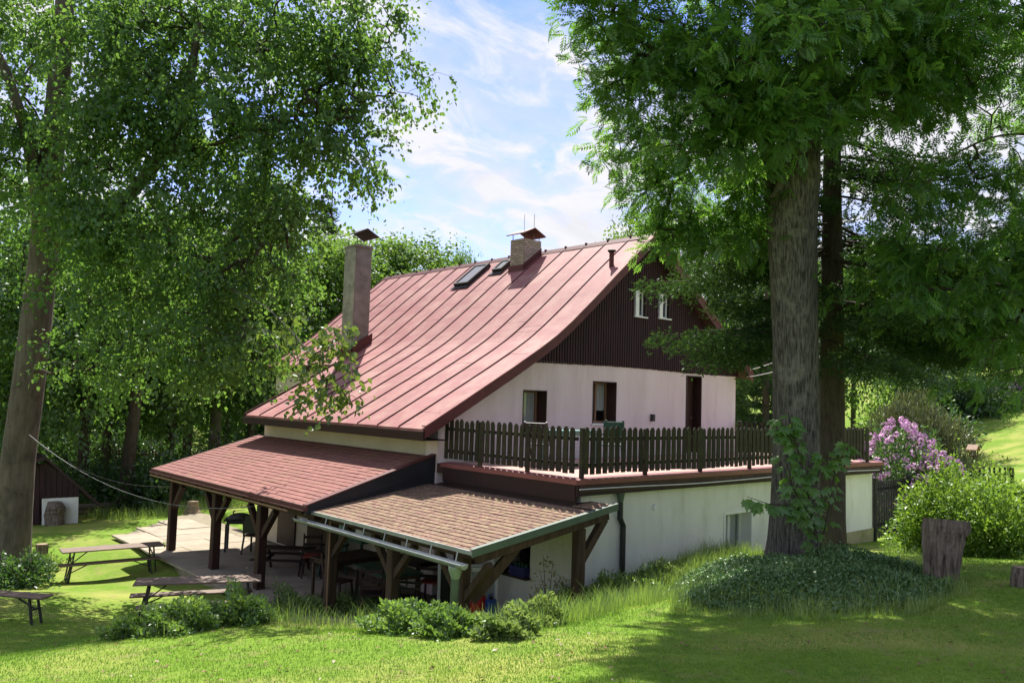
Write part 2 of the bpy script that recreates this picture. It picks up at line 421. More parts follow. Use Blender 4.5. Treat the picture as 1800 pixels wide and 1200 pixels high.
M['leaf_yellow'] = leaf_mat('leaf_yellow_green', (0.085, 0.18, 0.022), (0.17, 0.27, 0.035), (0.34, 0.52, 0.045), 0.38, 0.04)
M['leaf_maple'] = leaf_mat('leaf_maple', (0.075, 0.165, 0.035), (0.125, 0.22, 0.045), (0.30, 0.55, 0.06), 0.45, 0.05)
M['leaf_peri'] = leaf_mat('leaf_periwinkle', (0.062, 0.145, 0.042), (0.15, 0.25, 0.085), (0.10, 0.20, 0.04), 0.22, 0.05)
M['leaf_shrub'] = leaf_mat('leaf_shrub', (0.07, 0.15, 0.035), (0.15, 0.235, 0.055), (0.32, 0.50, 0.06), 0.36, 0.06)
M['leaf_pale'] = leaf_mat('leaf_pale', (0.13, 0.22, 0.055), (0.24, 0.31, 0.095), (0.36, 0.48, 0.09), 0.36, 0.05)
M['leaf_autumn'] = leaf_mat('leaf_straw', (0.36, 0.30, 0.12), (0.46, 0.44, 0.19), (0.45, 0.36, 0.12), 0.3, 0.03)
M['needle'] = leaf_mat('needle_spruce', (0.014, 0.036, 0.016), (0.055, 0.105, 0.03), (0.10, 0.19, 0.03), 0.25, 0.02)
M['needle_pine'] = leaf_mat('needle_mugo', (0.13, 0.155, 0.075), (0.235, 0.255, 0.13), (0.16, 0.18, 0.05), 0.2, 0.04)
M['flower'] = leaf_mat('rhododendron_flower', (0.74, 0.36, 0.62), (0.88, 0.60, 0.78), (0.6, 0.3, 0.6), 0.35, 0.02)
M['orange_flower'] = leaf_mat('azalea_flower', (0.6, 0.22, 0.08), (0.7, 0.34, 0.14), (0.6, 0.3, 0.1), 0.3, 0.02)
M['blade'] = leaf_mat('grass_blade', (0.105, 0.215, 0.018), (0.27, 0.325, 0.055), (0.31, 0.50, 0.035), 0.36, 0.03)
M['blade_tall'] = leaf_mat('tall_grass_blade', (0.11, 0.20, 0.035), (0.24, 0.32, 0.075), (0.36, 0.50, 0.07), 0.36, 0.05)
M['blade_dark'] = leaf_mat('dark_grass_blade', (0.055, 0.11, 0.035), (0.12, 0.18, 0.06), (0.16, 0.25, 0.05), 0.32, 0.06)

# lawn material
def lawn_material():
    m = bpy.data.materials.new('mown_lawn'); m.use_nodes = True
    N, L = m.node_tree.nodes, m.node_tree.links
    p = N['Principled BSDF']; p.inputs['Roughness'].default_value = 0.95; p.inputs['Specular IOR Level'].default_value = 0.1
    g = N.new('ShaderNodeNewGeometry')
    def nz(s, d=6, r=0.6):
        n = N.new('ShaderNodeTexNoise'); n.inputs['Scale'].default_value = s; n.inputs['Detail'].default_value = d; n.inputs['Roughness'].default_value = r
        L.new(g.outputs['Position'], n.inputs['Vector']); return n
    a = nz(14.0, 8, 0.7)
    r = N.new('ShaderNodeValToRGB')
    r.color_ramp.elements[0].position = 0.3; r.color_ramp.elements[0].color = (0.085, 0.165, 0.016, 1)
    r.color_ramp.elements[1].position = 0.7; r.color_ramp.elements[1].color = (0.175, 0.28, 0.032, 1)
    L.new(a.outputs['Fac'], r.inputs[0])
    b = nz(0.55, 7, 0.62)
    mr = N.new('ShaderNodeMapRange'); mr.inputs['From Min'].default_value = 0.44; mr.inputs['From Max'].default_value = 0.64; mr.inputs['To Max'].default_value = 0.8
    L.new(b.outputs['Fac'], mr.inputs['Value'])
    x = N.new('ShaderNodeMixRGB'); x.inputs['Color2'].default_value = (0.31, 0.31, 0.085, 1)
    L.new(mr.outputs[0], x.inputs['Fac']); L.new(r.outputs[0], x.inputs['Color1'])
    c = nz(3.0, 8, 0.7)
    mr2 = N.new('ShaderNodeMapRange'); mr2.inputs['From Min'].default_value = 0.53; mr2.inputs['From Max'].default_value = 0.72; mr2.inputs['To Max'].default_value = 0.75
    L.new(c.outputs['Fac'], mr2.inputs['Value'])
    y = N.new('ShaderNodeMixRGB'); y.inputs['Color2'].default_value = (0.25, 0.19, 0.10, 1)
    L.new(mr2.outputs[0], y.inputs['Fac']); L.new(x.outputs[0], y.inputs['Color1'])
    L.new(y.outputs[0], p.inputs['Base Color'])
    bm = N.new('ShaderNodeBump'); bm.inputs['Strength'].default_value = 0.5; bm.inputs['Distance'].default_value = 0.03
    n2 = nz(60.0, 4, 0.7); L.new(n2.outputs['Fac'], bm.inputs['Height']); L.new(bm.outputs[0], p.inputs['Normal'])
    return m
M['lawn'] = lawn_material()
#@@TERRAIN
# ------------------------------------------------------------------ the ground: one sheet out to the horizon
ZP = -3.95                                    # patio level (z = 0 is eye level)
CTRL = np.array([
    (0, 0, -1.60), (-4, -3, -1.5), (4, -4, -1.55), (-7, 3, -1.9), (8, -2, -1.65), (1.4, 7.1, -2.25), (3.2, 3.6, -1.74), (5.7, 1.7, -1.66),
    (3.9, 11.8, -3.35), (4.75, 10.1, -2.95), (5.4, 8.6, -2.72), (5.85, 7.0, -2.52), (6.7, 6.4, -2.38), (7.4, 5.8, -2.2), (7.9, 4.4, -2.06), (8.8, 3.4, -1.92),
    (9.3, 5.2, -2.05), (9.0, 4.3, -2.04), (10.3, 4.0, -1.97), (10.6, 3.2, -1.92), (13.5, 4.8, -2.2), (14, 0, -1.9), (17, 5.5, -2.6), (21, 8.6, -3.25), (22.5, 9.5, -3.2),
    (11.5, 9.5, -3.0), (15, 9.5, -2.95), (18, 9.4, -3.1), (10.2, 9.2, -3.35), (10.5, 7.2, -2.6), (13.5, 7.3, -2.55),
    (7.4, 9.3, -3.7), (6.8, 10.6, -3.97), (6.7, 12.5, -4.0), (6.7, 14.5, -4.02), (6.9, 17, -4.06), (7.0, 20, -4.08), (8.5, 13, -4.0), (9, 18, -4.0), (8, 24, -4.02), (5, 26, -4.06), (4.3, 24, -4.1), (10, 27, -4.0),
    (5.1, 15.3, -4.08), (5.8, 14.6, -4.05), (5.2, 20.0, -4.3), (6.3, 19.4, -4.25), (3.3, 17.2, -3.75), (3.1, 14.5, -3.62), (2.2, 11, -3.0), (1, 16, -3.6), (-2, 10, -2.6), (-6, 14, -3.0), (-6, 24, -4.0),
    (4.6, 21, -4.25), (6.5, 29.3, -4.3), (7.5, 28.3, -4.25), (2, 30, -4.3), (10, 35, -4.2), (3, 45, -4.2), (20, 40, -4.0), (35, 50, -3.5), (0, 70, -4), (40, 80, -3.0), (-30, 30, -4), (-30, 80, -4),
    (16, 18, -4.0), (22, 20, -3.8), (28, 12, -3.0), (28, 25, -3.4), (24, 5, -2.8), (30, 0, -2.2),
    (48.7, 17.3, -2.4), (51, 15.3, -1.3), (40, 15, -2.7), (71.7, 23.4, 1.05), (101, 30, 5.6), (60, 0, 0.5), (80, 50, 1.0), (130, 60, 5), (130, 0, 7), (60, -50, 0),
    (-60, -40, -1.5), (20, -40, -1.6), (-60, 120, -4), (60, 160, -2), (160, 160, 2)], float)
def _phi(d): return np.where(d > 0, d * d * np.log(d + 1e-9), 0.0)
_n = len(CTRL)
_K = _phi(np.linalg.norm(CTRL[:, None, :2] - CTRL[None, :, :2], axis=2)) + np.eye(_n) * 0.6
_P = np.concatenate([np.ones((_n, 1)), CTRL[:, :2]], 1)
_S = np.linalg.solve(np.block([[_K, _P], [_P.T, np.zeros((3, 3))]]), np.concatenate([CTRL[:, 2], np.zeros(3)]))
def H(x, y):
    x = np.atleast_1d(np.asarray(x, float)); y = np.atleast_1d(np.asarray(y, float))
    sh = x.shape
    q = np.stack([x.ravel(), y.ravel()], 1)
    z = np.empty(len(q))
    for i in range(0, len(q), 20000):
        s = q[i:i + 20000]
        d = np.linalg.norm(s[:, None, :] - CTRL[None, :, :2], axis=2)
        z[i:i + 20000] = _phi(d) @ _S[:_n] + _S[_n] + s @ _S[_n + 1:]
    r = np.linalg.norm(q, axis=1)
    k = np.clip((r - 120) / 90, 0, 1)
    z = z * (1 - k) + (-2.0 + np.clip(q[:, 0] * 0.05, 0, 8)) * k
    z += 0.018 * np.sin(q[:, 0] * 1.9 + 1.3 * np.sin(q[:, 1] * 0.9)) + 0.018 * np.sin(q[:, 1] * 2.3 + 1.1 * np.sin(q[:, 0] * 1.3))
    # keep the ground just below the patio slabs and inside the buildings
    inside = (q[:, 0] > 7.0) & (q[:, 0] < 10.3) & (q[:, 1] > 10.2) & (q[:, 1] < 26)
    z = np.where(inside, np.minimum(z, ZP - 0.12), z)
    inside2 = (q[:, 0] > 10.25) & (q[:, 0] < 20.9) & (q[:, 1] > 9.9) & (q[:, 1] < 26)
    z = np.where(inside2, ZP - 0.3, z)
    return z.reshape(sh)
def h1(x, y): return float(H([x], [y])[0])
def ground_at(px, py, d0=2.5, d1=140.0):
    d = ray(px, py); ts = np.geomspace(d0, d1, 700) / F
    P = d[None] * ts[:, None]
    below = P[:, 2] < H(P[:, 0], P[:, 1])
    i = int(np.argmax(below)) if below.any() else len(ts) - 1
    p = P[i].copy(); p[2] = h1(p[0], p[1])
    return p
def axis_steps(lo, hi, fine_lo, fine_hi, step):
    a = list(np.arange(fine_lo, fine_hi, step))
    s, x = step, fine_hi
    while x < hi: a.append(x); s *= 1.22; x += s
    a.append(hi)
    s, x = step, fine_lo - step
    while x > lo: a.insert(0, x); s *= 1.22; x -= s
    a.insert(0, lo)
    return np.array(a)
_gx, _gy = axis_steps(-420, 520, -3, 26, 0.22), axis_steps(-420, 520, -2, 30, 0.22)
_X, _Y = np.meshgrid(_gx, _gy, indexing='ij')
lawn = MB().grid(np.stack([_X, _Y, H(_X, _Y)], 2)).build('lawn', M['lawn'], smooth=True, kind='structure')

# patio: a bed of sand with separate concrete slabs
pts = [(6.95, 10.3), (10.28, 10.3), (10.28, 25.4)] + [tuple(onZ(x, y, ZP)[:2]) for x, y in ((388, 895), (310, 905), (222, 936), (296, 975))] + [(6.95, 18.5)]
patio = MB().prism(pts, 'z', ZP - 0.5, ZP - 0.03).build('patio', M['sand'], kind='structure')
def in_poly(x, y, poly):
    c = False; j = len(poly) - 1
    for i in range(len(poly)):
        (xi, yi), (xj, yj) = poly[i], poly[j]
        if (yi > y) != (yj > y) and x < (xj - xi) * (y - yi) / (yj - yi) + xi: c = not c
        j = i
    return c
slab_me = MB().bb((-0.445, -0.445, -0.05), (0.445, 0.445, 0)).mesh('paving_slab', M['paver'])
for i in range(-4, 5):
    for j in range(19):
        x, y = 7.42 + i * 0.905, 10.75 + j * 0.905
        if in_poly(x, y, pts) and x < 9.9:
            link('paving_slab', slab_me, patio, loc=(x, y, ZP + random.uniform(-0.006, 0.006)), rot=(random.uniform(-.004, .004), random.uniform(-.004, .004), random.uniform(-.006, .006)))

# ------------------------------------------------------------------ the house
PROF = np.array([(16.51, 4.32), (15.12, 3.17), (14.2, 2.38), (13.5, 1.80), (13.0, 1.42), (12.5, 1.10), (11.7, 0.63), (10.9, 0.18), (10.21, -0.21), (9.47, -0.62)])
PR2 = np.array([(16.51, 4.32), (20.15, 1.52), (20.95, 0.90)])
YV, YG, YFAR, YN = 13.2, 13.55, 25.81, 21.5
XL, XR, XRIDGE = 10.06, 20.64, 16.51
def roof_z(x):
    if x <= XRIDGE: return float(np.interp(x, PROF[::-1, 0], PROF[::-1, 1]))
    return float(np.interp(x, PR2[:, 0], PR2[:, 1]))
house = empty('house', (15.3, 19.0, ZP), 'house with the big weathered red metal roof, two chimneys and dark boarded gable', 'house')
def wall_y(mb, xs_open, x0, x1, z0, ztop, y0, y1):
    """wall in the plane y0..y1 with openings (xa, xb, za, zb); ztop is a function of x"""
    cuts = sorted(set([x0, x1] + [v for o in xs_open for v in o[:2]] + [v for v in PROF[:, 0] if x0 < v < x1]))
    for a, b in zip(cuts[:-1], cuts[1:]):
        segs, z = [], z0
        for o in sorted([o for o in xs_open if o[0] <= a + 1e-6 and o[1] >= b - 1e-6], key=lambda o: o[2]):
            segs.append((z, o[2], False)); z = o[3]
        segs.append((z, None, True))
        for s0, s1, last in segs:
            za, zb = (ztop(a), ztop(b)) if last else (s1, s1)
            if min(za, zb) > s0 + 1e-4:
                mb.prism([(a, s0), (b, s0), (b, zb), (a, za)], 'y', y0, y1)
ZC = 0.91                                      # foot of the boarded gable
W1, W2, DR = (12.36, 13.09, -0.85, 0.22), (14.62, 15.47, -0.52, 0.50), (18.29, 18.99, -1.30, 0.79)
mb = MB()
wall_y(mb, [W1, W2, DR], XL, XR, ZP, lambda x: min(ZC - 0.01, roof_z(x) - 0.10), YG, YG + 0.40)
mb.build('wall', M['pink_wall'], house)
MB().bb((XL, YG + 0.402, ZP), (XL + 0.35, YN, -0.38)).build('wall', M['cream_wall'], house)
MB().bb((XR - 0.35, YG + 0.402, ZP), (XR, YFAR - 0.35, ZC)).build('wall', M['pink_wall'], house)
mb = MB(); wall_y(mb, [], 12.2, XR - 0.352, ZP, lambda x: roof_z(x) - 0.10, YFAR - 0.7, YFAR - 0.4); mb.build('wall', M['cream_wall'], house)
mb = MB().bb((XL + 0.352, YN - 0.3, ZP), (12.2, YN, -0.3)); wall_y(mb, [], XL + 0.352, 12.2, -0.3, lambda x: roof_z(x) - 0.10, YN - 0.3, YN)
mb.bb((12.2, YN - 0.298, ZP), (12.5, YFAR - 0.702, 0.8))
mb.build('wall', M['cream_wall'], house)
MB().bb((XL + .36, YG + .41, -1.36), (XR - .36, YN - .31, -1.31)).bb((12.52, YN - .308, -1.36), (XR - .36, YFAR - .71, -1.31)).build('inner_floor', M['under_board'], house)
# boarded gable: backing plus narrow rounded boards
gx = np.arange(12.74, 20.70, 0.088)
mb = MB()
GW = [(16.08, 16.53, 2.20, 2.86), (17.04, 17.51, 2.24, 2.92)]
wall_y(mb, GW, 12.70, XR, ZC, lambda x: roof_z(x) - 0.09, YG, YG + 0.2)
mb.build('gable_backing', M['fascia'], house)
mb = MB()
for a in gx:
    b = a + 0.074
    y = YG - 0.022 + random.uniform(-0.002, 0.002)
    zb = ZC - 0.05 + random.uniform(-0.006, 0.006) + 0.02 * math.sin(a * 0.9)
    spans = [(zb, None)]
    for o in GW:
        if b > o[0] and a < o[1]: spans = [(zb, o[2]), (o[3], None)]
    for s0, s1 in spans:
        t0 = roof_z(a) - 0.11 if s1 is None else s1
        t1 = roof_z(b) - 0.11 if s1 is None else s1
        if min(t0, t1) < s0 + 0.02: continue
        m_ = (a + b) / 2; tm = (t0 + t1) / 2
        V = [(a, YG - 0.002, s0), (a + .012, y, s0), (b - .012, y, s0), (b, YG - .002, s0), (a, YG - .002, t0), (a + .012, y, t0), (b - .012, y, t1), (b, YG - .002, t1)]
        mb.add(V, [(0, 1, 5, 4), (1, 2, 6, 5), (2, 3, 7, 6), (3, 2, 1, 0), (4, 5, 6, 7)])
mb.build('cladding_board', M['clad'], house, kind='stuff')
def window(parent, name, x0, x1, z0, z1, y, fm, fw=0.06, split=None, curtain=False, deep=0.36, lining=None):
    """frame ring at depth y (towards +Y) with pane; lining boards on the reveal"""
    mb = MB()
    for lo, hi in (((x0, z0), (x0 + fw, z1)), ((x1 - fw, z0), (x1, z1)), ((x0 + fw, z0), (x1 - fw, z0 + fw)), ((x0 + fw, z1 - fw), (x1 - fw, z1))):
        mb.bb((lo[0], y, lo[1]), (hi[0], y + 0.06, hi[1]))
    if split: mb.bb((split - 0.025, y - 0.004, z0 + fw), (split + 0.025, y + 0.056, z1 - fw))
    w = mb.build(name, fm, parent)
    MB().bb((x0 + fw - .005, y + 0.025, z0 + fw - .005), (x1 - fw + .005, y + 0.035, z1 - fw + .005)).build('pane', M['glass'], w)
    if curtain:
        n = 40; xs = np.linspace(x0 + fw, x1 - fw, n)
        P = np.stack([np.stack([xs, np.full(n, y + 0.062) + 0.012 * np.sin(np.arange(n) * 1.1), np.full(n, z)], 1) for z in (z0 + fw + .25, z1 - fw)], 0)
        MB().grid(P).build('curtain', M['curtain'], w)
    if lining is not None:
        l = MB()
        l.bb((x0, YG - 0.012, z0), (x0 + 0.02, y - 0.002, z1)); l.bb((x1 - 0.02, YG - 0.012, z0), (x1, y - 0.002, z1)); l.bb((x0 + .02, YG - 0.012, z1 - 0.02), (x1 - .02, y - 0.002, z1))
        l.build('reveal', lining, w)
    return w
window(house, 'window', *W1[:2], *W1[2:], YG + 0.30, M['light_wood'], 0.06, None, True, lining=M['brown_wood'])
w2 = window(house, 'window', *W2[:2], *W2[2:], YG + 0.30, M['light_wood'], 0.06, 15.05, True, lining=M['brown_wood'])
MB().bb((W2[0] - .04, YG - 0.05, W2[2] - 0.035), (W2[1] + .04, YG + 0.3, W2[2] + 0.003)).build('sill', M['white_paint'], w2)
dr = MB().bb((DR[0] + .02, YG + 0.26, DR[2]), (DR[1] - .02, YG + 0.31, DR[3] - .02)).build('door', M['brown_wood'], house)
l = MB(); l.bb((DR[0], YG - .014, DR[2]), (DR[0] + .05, YG + .258, DR[3])); l.bb((DR[1] - .03, YG - .014, DR[2]), (DR[1], YG + .258, DR[3])); l.bb((DR[0] + .05, YG - .014, DR[3] - .03), (DR[1] - .03, YG + .258, DR[3])); l.build('door_frame', M['brown_wood'], dr)
MB().bb((DR[0] + .09, YG + .245, DR[2] + .2), (DR[0] + .20, YG + .262, DR[3] - .15)).build('door_panel', M['light_wood'], dr)
MB().tube([(DR[1] - .12, YG + .26, -0.35), (DR[1] - .12, YG + .2, -0.35), (DR[1] - .22, YG + .2, -0.35)], .01).build('handle', M['zinc'], dr)
for o in GW:
    mb = MB()
    x0, x1, z0, z1 = o
    for lo, hi in (((x0, z0), (x0 + .05, z1)), ((x1 - .05, z0), (x1, z1)), ((x0 + .05, z0), (x1 - .05, z0 + .05)), ((x0 + .05, z1 - .05), (x1 - .05, z1))):
        mb.bb((lo[0], YG + .08, lo[1]), (hi[0], YG + .13, hi[1]))
    w = mb.build('window', M['white_paint'], house)
    MB().bb((x0 + .045, YG + .10, z0 + .045), (x1 - .045, YG + .11, z1 - .045)).build('pane', M['glass'], w)
    MB().bb((x0 - .03, YG - .07, z0 - .03), (x1 + .03, YG + .12, z0 + .002)).build('sill', M['white_paint'], w)
    c = MB().bb((x0, YG - .06, z0 + .004), (x0 + .13, YG - .028, z1)); c.build('casement', M['white_paint'], w)
MB().bb((16.80, YG - .10, -0.45), (16.88, YG - .002, -0.27)).build('vent_box', M['dark_metal'], house)
# roof deck, panels with standing seams
def deck(y0, y1, xe, name):
    P = [p for p in PROF if p[0] >= xe - 1e-6]
    if P[-1][0] > xe + 1e-6: P.append(np.array((xe, roof_z(xe))))
    P = np.array(P)
    top = P - (0, 0.022); bot = P - (0, 0.11)
    MB().prism(np.concatenate([top, bot[::-1]]), 'y', y0, y1).build(name, M['under_board'], house)
deck(YV + 0.03, YN, 9.50, 'roof_deck'); deck(YN + .001, YFAR, 12.12, 'roof_deck')
q = np.concatenate([PR2 - (0, 0.022), (PR2 - (0, 0.11))[::-1]]); MB().prism(q, 'y', YV + .03, YFAR).build('roof_deck', M['under_board'], house)
yb = [YV]
y = 13.27
while y < YFAR - 0.4:
    y += 0.815 + random.uniform(-.02, .02); yb.append(y)
yb = [b for b in yb if b < YFAR - .3] + [YFAR]
for i in range(len(yb) - 1):
    a, b = yb[i], yb[i + 1]
    far = (a + b) / 2 > YN
    xe = 12.09 if far else 9.45
    xs = [XRIDGE]
    while xs[-1] > xe + 0.02: xs.append(max(xe, xs[-1] - 0.18))
    laps = sorted(random.sample(range(4, len(xs) - 3), 2))
    mb = MB(); rows = []; lift = 0.0
    for k, x in enumerate(xs):
        z = roof_z(x)
        if x < 9.47: z = roof_z(9.47) - (9.47 - x) * 0.55
        wv = 0.004 * math.sin(x * 3 + i * 2.1)
        rows.append([(x, yy, z + wv * (0.3 + math.sin(math.pi * t))) for t, yy in ((0, a + .004), (.25, a + (b - a) * .25), (.5, (a + b) / 2), (.75, a + (b - a) * .75), (1, b - .004))])
        if k in laps: rows.append([(p[0] - .002, p[1], p[2] - .005) for p in rows[-1]]); 
    mb.grid(np.array(rows))
    x, z = xs[-1], rows[-1][2][2]
    mb.add([(x, a + .004, z), (x, b - .004, z), (x - .004, b - .004, z - .06), (x - .004, a + .004, z - .06)], [(0, 1, 2, 3)])
    pn = mb.build('roof_panel', M['roof'], house)
    if i > 0:
        s = MB(); q = np.array([(x, roof_z(max(x, 9.47)) if x >= 9.47 else roof_z(9.47) - .02) for x in xs])
        s.prism(np.concatenate([q + (0, 0.032), (q - (0, .004))[::-1]]), 'y', a - 0.009, a + 0.009)
        s.build('seam', M['seam'], pn)
# right slope
rows = [[(x, yy, roof_z(x)) for yy in (YV, YFAR)] for x in (XRIDGE, 18.2, 20.15, 20.95)]
MB().grid(np.array(rows)).build('roof_panel', M['roof'], house)
# ridge cap with its little bumps
mb = MB().prism([(XRIDGE - .13, 4.32 - .09), (XRIDGE, 4.36), (XRIDGE + .13, 4.32 - .09), (XRIDGE + .11, 4.32 - .10), (XRIDGE, 4.33), (XRIDGE - .11, 4.32 - .10)], 'y', YV - .02, YFAR)
for yy in yb[1:-1]: mb.box((XRIDGE, yy, 4.365), (.06, .05, .05))
mb.build('ridge_cap', M['verge'], house)
# verge boards along the gable
q = PROF.copy()
MB().prism(np.concatenate([q + (0, .035), (q - (0, .20))[::-1]]), 'y', YV - .03, YV - .002).build('verge_board', M['verge'], house)
MB().prism(np.concatenate([PR2 + (0, .035), (PR2 - (0, .20))[::-1]]), 'y', YV - .03, YV - .002).build('verge_board', M['verge'], house)
MB().prism(np.concatenate([q + (0, .036), (q + (0, .060))[::-1]]), 'y', YV - .045, YV + .10).build('verge_trim', M['roof'], house)
MB().prism(np.concatenate([PR2 + (0, .036), (PR2 + (0, .060))[::-1]]), 'y', YV - .045, YV + .10).build('verge_trim', M['roof'], house)
q = PROF[PROF[:, 0] > 9.6]
MB().prism(np.concatenate([q - (0, .115), (q - (0, .14))[::-1]]), 'y', YV + .01, YG - .03).build('soffit', M['brown_wood'], house)
qn = np.array([p for p in PROF if p[0] < 12.3] ); qn = np.concatenate([[(12.12, roof_z(12.12))], qn])
MB().prism(np.concatenate([qn + (0, .03), (qn - (0, .18))[::-1]]), 'y', YN + .002, YN + .03).build('verge_board', M['verge'], house)
q = PROF[PROF[:, 0] > 12]
q = np.concatenate([q, [(12.05, roof_z(12.05))]])
MB().prism(np.concatenate([q + (0, .03), (q - (0, .18))[::-1]]), 'y', YFAR + .002, YFAR + .03).build('verge_board', M['verge'], house)
# eaves
MB().bb((9.42, YV - .03, -0.86), (9.46, YN, -0.685)).build('fascia', M['fascia'], house)
MB().bb((9.462, YV + .01, -0.86), (XL - .002, YN - .01, -0.84)).build('soffit', M['fascia'], house)
MB().bb((12.06, YN + .03, 0.66), (12.09, YFAR, 0.83)).build('fascia', M['fascia'], house)
# skylights
def skylight(x0, x1, y0, y1):
    s0, s1 = roof_z(x0), roof_z(x1)
    d = nd((x1 - x0, 0, s1 - s0)); n = nd((-d[2], 0, d[0])); Lg = math.hypot(x1 - x0, s1 - s0)
    c = np.array([(x0 + x1) / 2, (y0 + y1) / 2, (s0 + s1) / 2])
    Mx = np.stack([d, (0, 1, 0), n], 1)
    mb = MB(); wy = y1 - y0
    for o, sz in (((-Lg / 2 + .035, 0), (.07, wy)), ((Lg / 2 - .035, 0), (.07, wy)), ((0, -wy / 2 + .035), (Lg - .14, .07)), ((0, wy / 2 - .035), (Lg - .14, .07))):
        mb.box(c + d * o[0] + np.array([0, o[1], 0]) + n * 0.06, (sz[0], sz[1], .12), Mx)
    mb.box(c + d * (-Lg / 2 - .08) + n * .03, (.14, wy + .12, .012), Mx)
    s = mb.build('skylight', M['dark_metal'], house)
    MB().box(c + n * .095, (Lg - .13, wy - .13, .012), Mx).build('pane', M['skyglass'], s)
skylight(15.38, 16.22, 19.42, 20.12); skylight(15.84, 16.26, 18.42, 18.86)
# vent pipe
v = MB().tube([(15.4, 13.74, 3.35), (15.4, 13.74, 3.74)], .06, 14).build('vent_pipe', M['verge'], house)
MB().tube([(15.4, 13.74, 3.765), (15.4, 13.74, 3.80), (15.4, 13.74, 3.83)], [.10, .11, .03], 14).tube([(15.4, 13.74, 3.74), (15.4, 13.74, 3.77)], .075, 14).build('vent_cap', M['fascia'], v)
# tall rendered chimney in the roof notch
def cap(parent, x0, x1, y0, y1, z, m, rise=.2, ov=.16, leg=.30):
    cx = (x0 + x1) / 2
    mb = MB()
    mb.prism([(x0 - ov, z + leg), (cx, z + leg + rise), (x1 + ov, z + leg), (x1 + ov, z + leg - .03), (cx, z + leg - .03 + rise), (x0 - ov, z + leg - .03)], 'y', y0 - ov, y1 + ov)
    c = mb.build('chimney_cap', m, parent)
    l = MB()
    for x in (x0 + .04, x1 - .04):
        for y in (y0 + .04, y1 - .04): l.tube([(x, y, z - .02), (x, y, z + leg)], .012, 6)
    l.build('cap_rod', M['dark_metal'], c)
ch = MB()
ch.bb((12.58, 21.32, 0.8), (13.12, 21.95, 4.38)); ch.bb((12.55, 21.29, 4.38), (13.15, 21.98, 4.46))
ch = ch.build('chimney', M['old_render'], house, bevel=.012)
MB().bb((12.548, 21.335, 1.0), (12.578, 21.935, 4.37)).build('lichen_face', M['old_render2'], ch)
MB().prism([(12.5, 1.02), (13.2, 1.45), (13.2, 1.85), (12.5, 1.42)], 'y', 21.24, 21.31).build('flashing', M['verge'], ch)
MB().bb((12.49, 21.24, 0.9), (12.54, 22.0, 1.40)).build('flashing', M['verge'], ch)
cap(ch, 12.60, 13.10, 21.34, 21.93, 4.46, M['dark_metal'])
# brick chimney on the ridge
BX0, BX1, BY0, BY1, BZ = 15.79, 16.46, 17.46, 18.03, 4.66
ch2 = MB().bb((BX0 + .012, BY0 + .012, 3.3), (BX1 - .012, BY1 - .012, BZ - .01)).build('chimney', M['mortar'], house)
bl, bh, bd = 0.172, 0.066, 0.03
bm1 = MB().bb((-bl / 2 + .006, -bd / 2, -bh / 2 + .005), (bl / 2 - .006, bd / 2, bh / 2 - .005)).mesh('brick', M['brick'])
bb_ = Vector(house.location)
nb = 0
zz = 3.62
row = 0
while zz < BZ - .02:
    for face in range(4):
        Lf = (BX1 - BX0) if face % 2 == 0 else (BY1 - BY0)
        n = max(1, round(Lf / bl)); st = Lf / n
        for k in range(n + (row % 2)):
            t = (k + .5 - (0.5 if row % 2 else 0)) * st
            w = st
            if row % 2 and k == 0: t, w = st * .25, st * .5
            if row % 2 and k == n: t, w = Lf - st * .25, st * .5
            o = random.uniform(-.003, .003)
            p = [(BX0 + t, BY0 + o, zz), (BX1 + o, BY0 + t, zz), (BX0 + t, BY1 + o, zz), (BX0 + o, BY0 + t, zz)][face]
            if roof_z(min(p[0], XRIDGE)) > zz + .05 or (face in (0, 2) and roof_z(p[0]) > zz): continue
            b = link('brick', bm1, ch2, world=True, loc=p, rot=(0, 0, 0 if face % 2 == 0 else math.pi / 2))
            b.scale = (w / bl, 1, 1); nb += 1
    zz += bh; row += 1
MB().prism([(BX0 - .03, roof_z(BX0 - .03)), (BX1, roof_z(BX1)), (BX1, roof_z(BX1) + .16), (BX0 - .03, roof_z(BX0) + .16)], 'y', BY0 - .04, BY0 - .022).build('flashing', M['verge'], ch2)
MB().bb((BX0 - .045, BY0 - .04, roof_z(BX0) - .06), (BX0 - .024, BY1 + .04, roof_z(BX0) + .15)).build('flashing', M['verge'], ch2)
cap(ch2, BX0, BX1, BY0, BY1, BZ, M['verge'], .2, .10, .13)
MB().tube([(16.3, 17.6, 4.6), (16.3, 17.6, 5.45)], .008, 5).tube([(16.0, 17.7, 4.6), (16.0, 17.7, 5.40)], .007, 5).build('antenna', M['zinc'], ch2)

# ------------------------------------------------------------------ the annex with its roof terrace
annex = empty('annex', (15.5, 11.7, ZP), 'low white annex under the fenced roof terrace, with one small window', 'building')
AX0, AX1, AY0 = 10.30, 21.05, 9.76
WA = (14.56, 15.50, -3.14, -2.20)
mb = MB(); wall_y(mb, [WA], AX0, AX1, ZP - .2, lambda x: -1.52, AY0, AY0 + .52); mb.build('wall', M['white_wall'], annex)
HA = (10.97, 11.95, -3.17, -2.45)
mb = MB()
for (y0, y1, z0, z1) in ((AY0 + .522, HA[0], ZP, -1.52), (HA[1], YG - .01, ZP, -1.52), (HA[0], HA[1], ZP, HA[2]), (HA[0], HA[1], HA[3], -1.52)): mb.bb((AX0, y0, z0), (AX0 + .3, y1, z1))
mb.build('wall', M['white_wall'], annex)
MB().bb((AX1 - .35, AY0 + .522, ZP), (AX1, YG - .01, -1.52)).build('wall', M['white_wall'], annex)
MB().bb((19.2, AY0 - .03, ZP), (AX1 + .03, AY0 - .002, -2.98)).build('plinth', M['plinth'], annex)
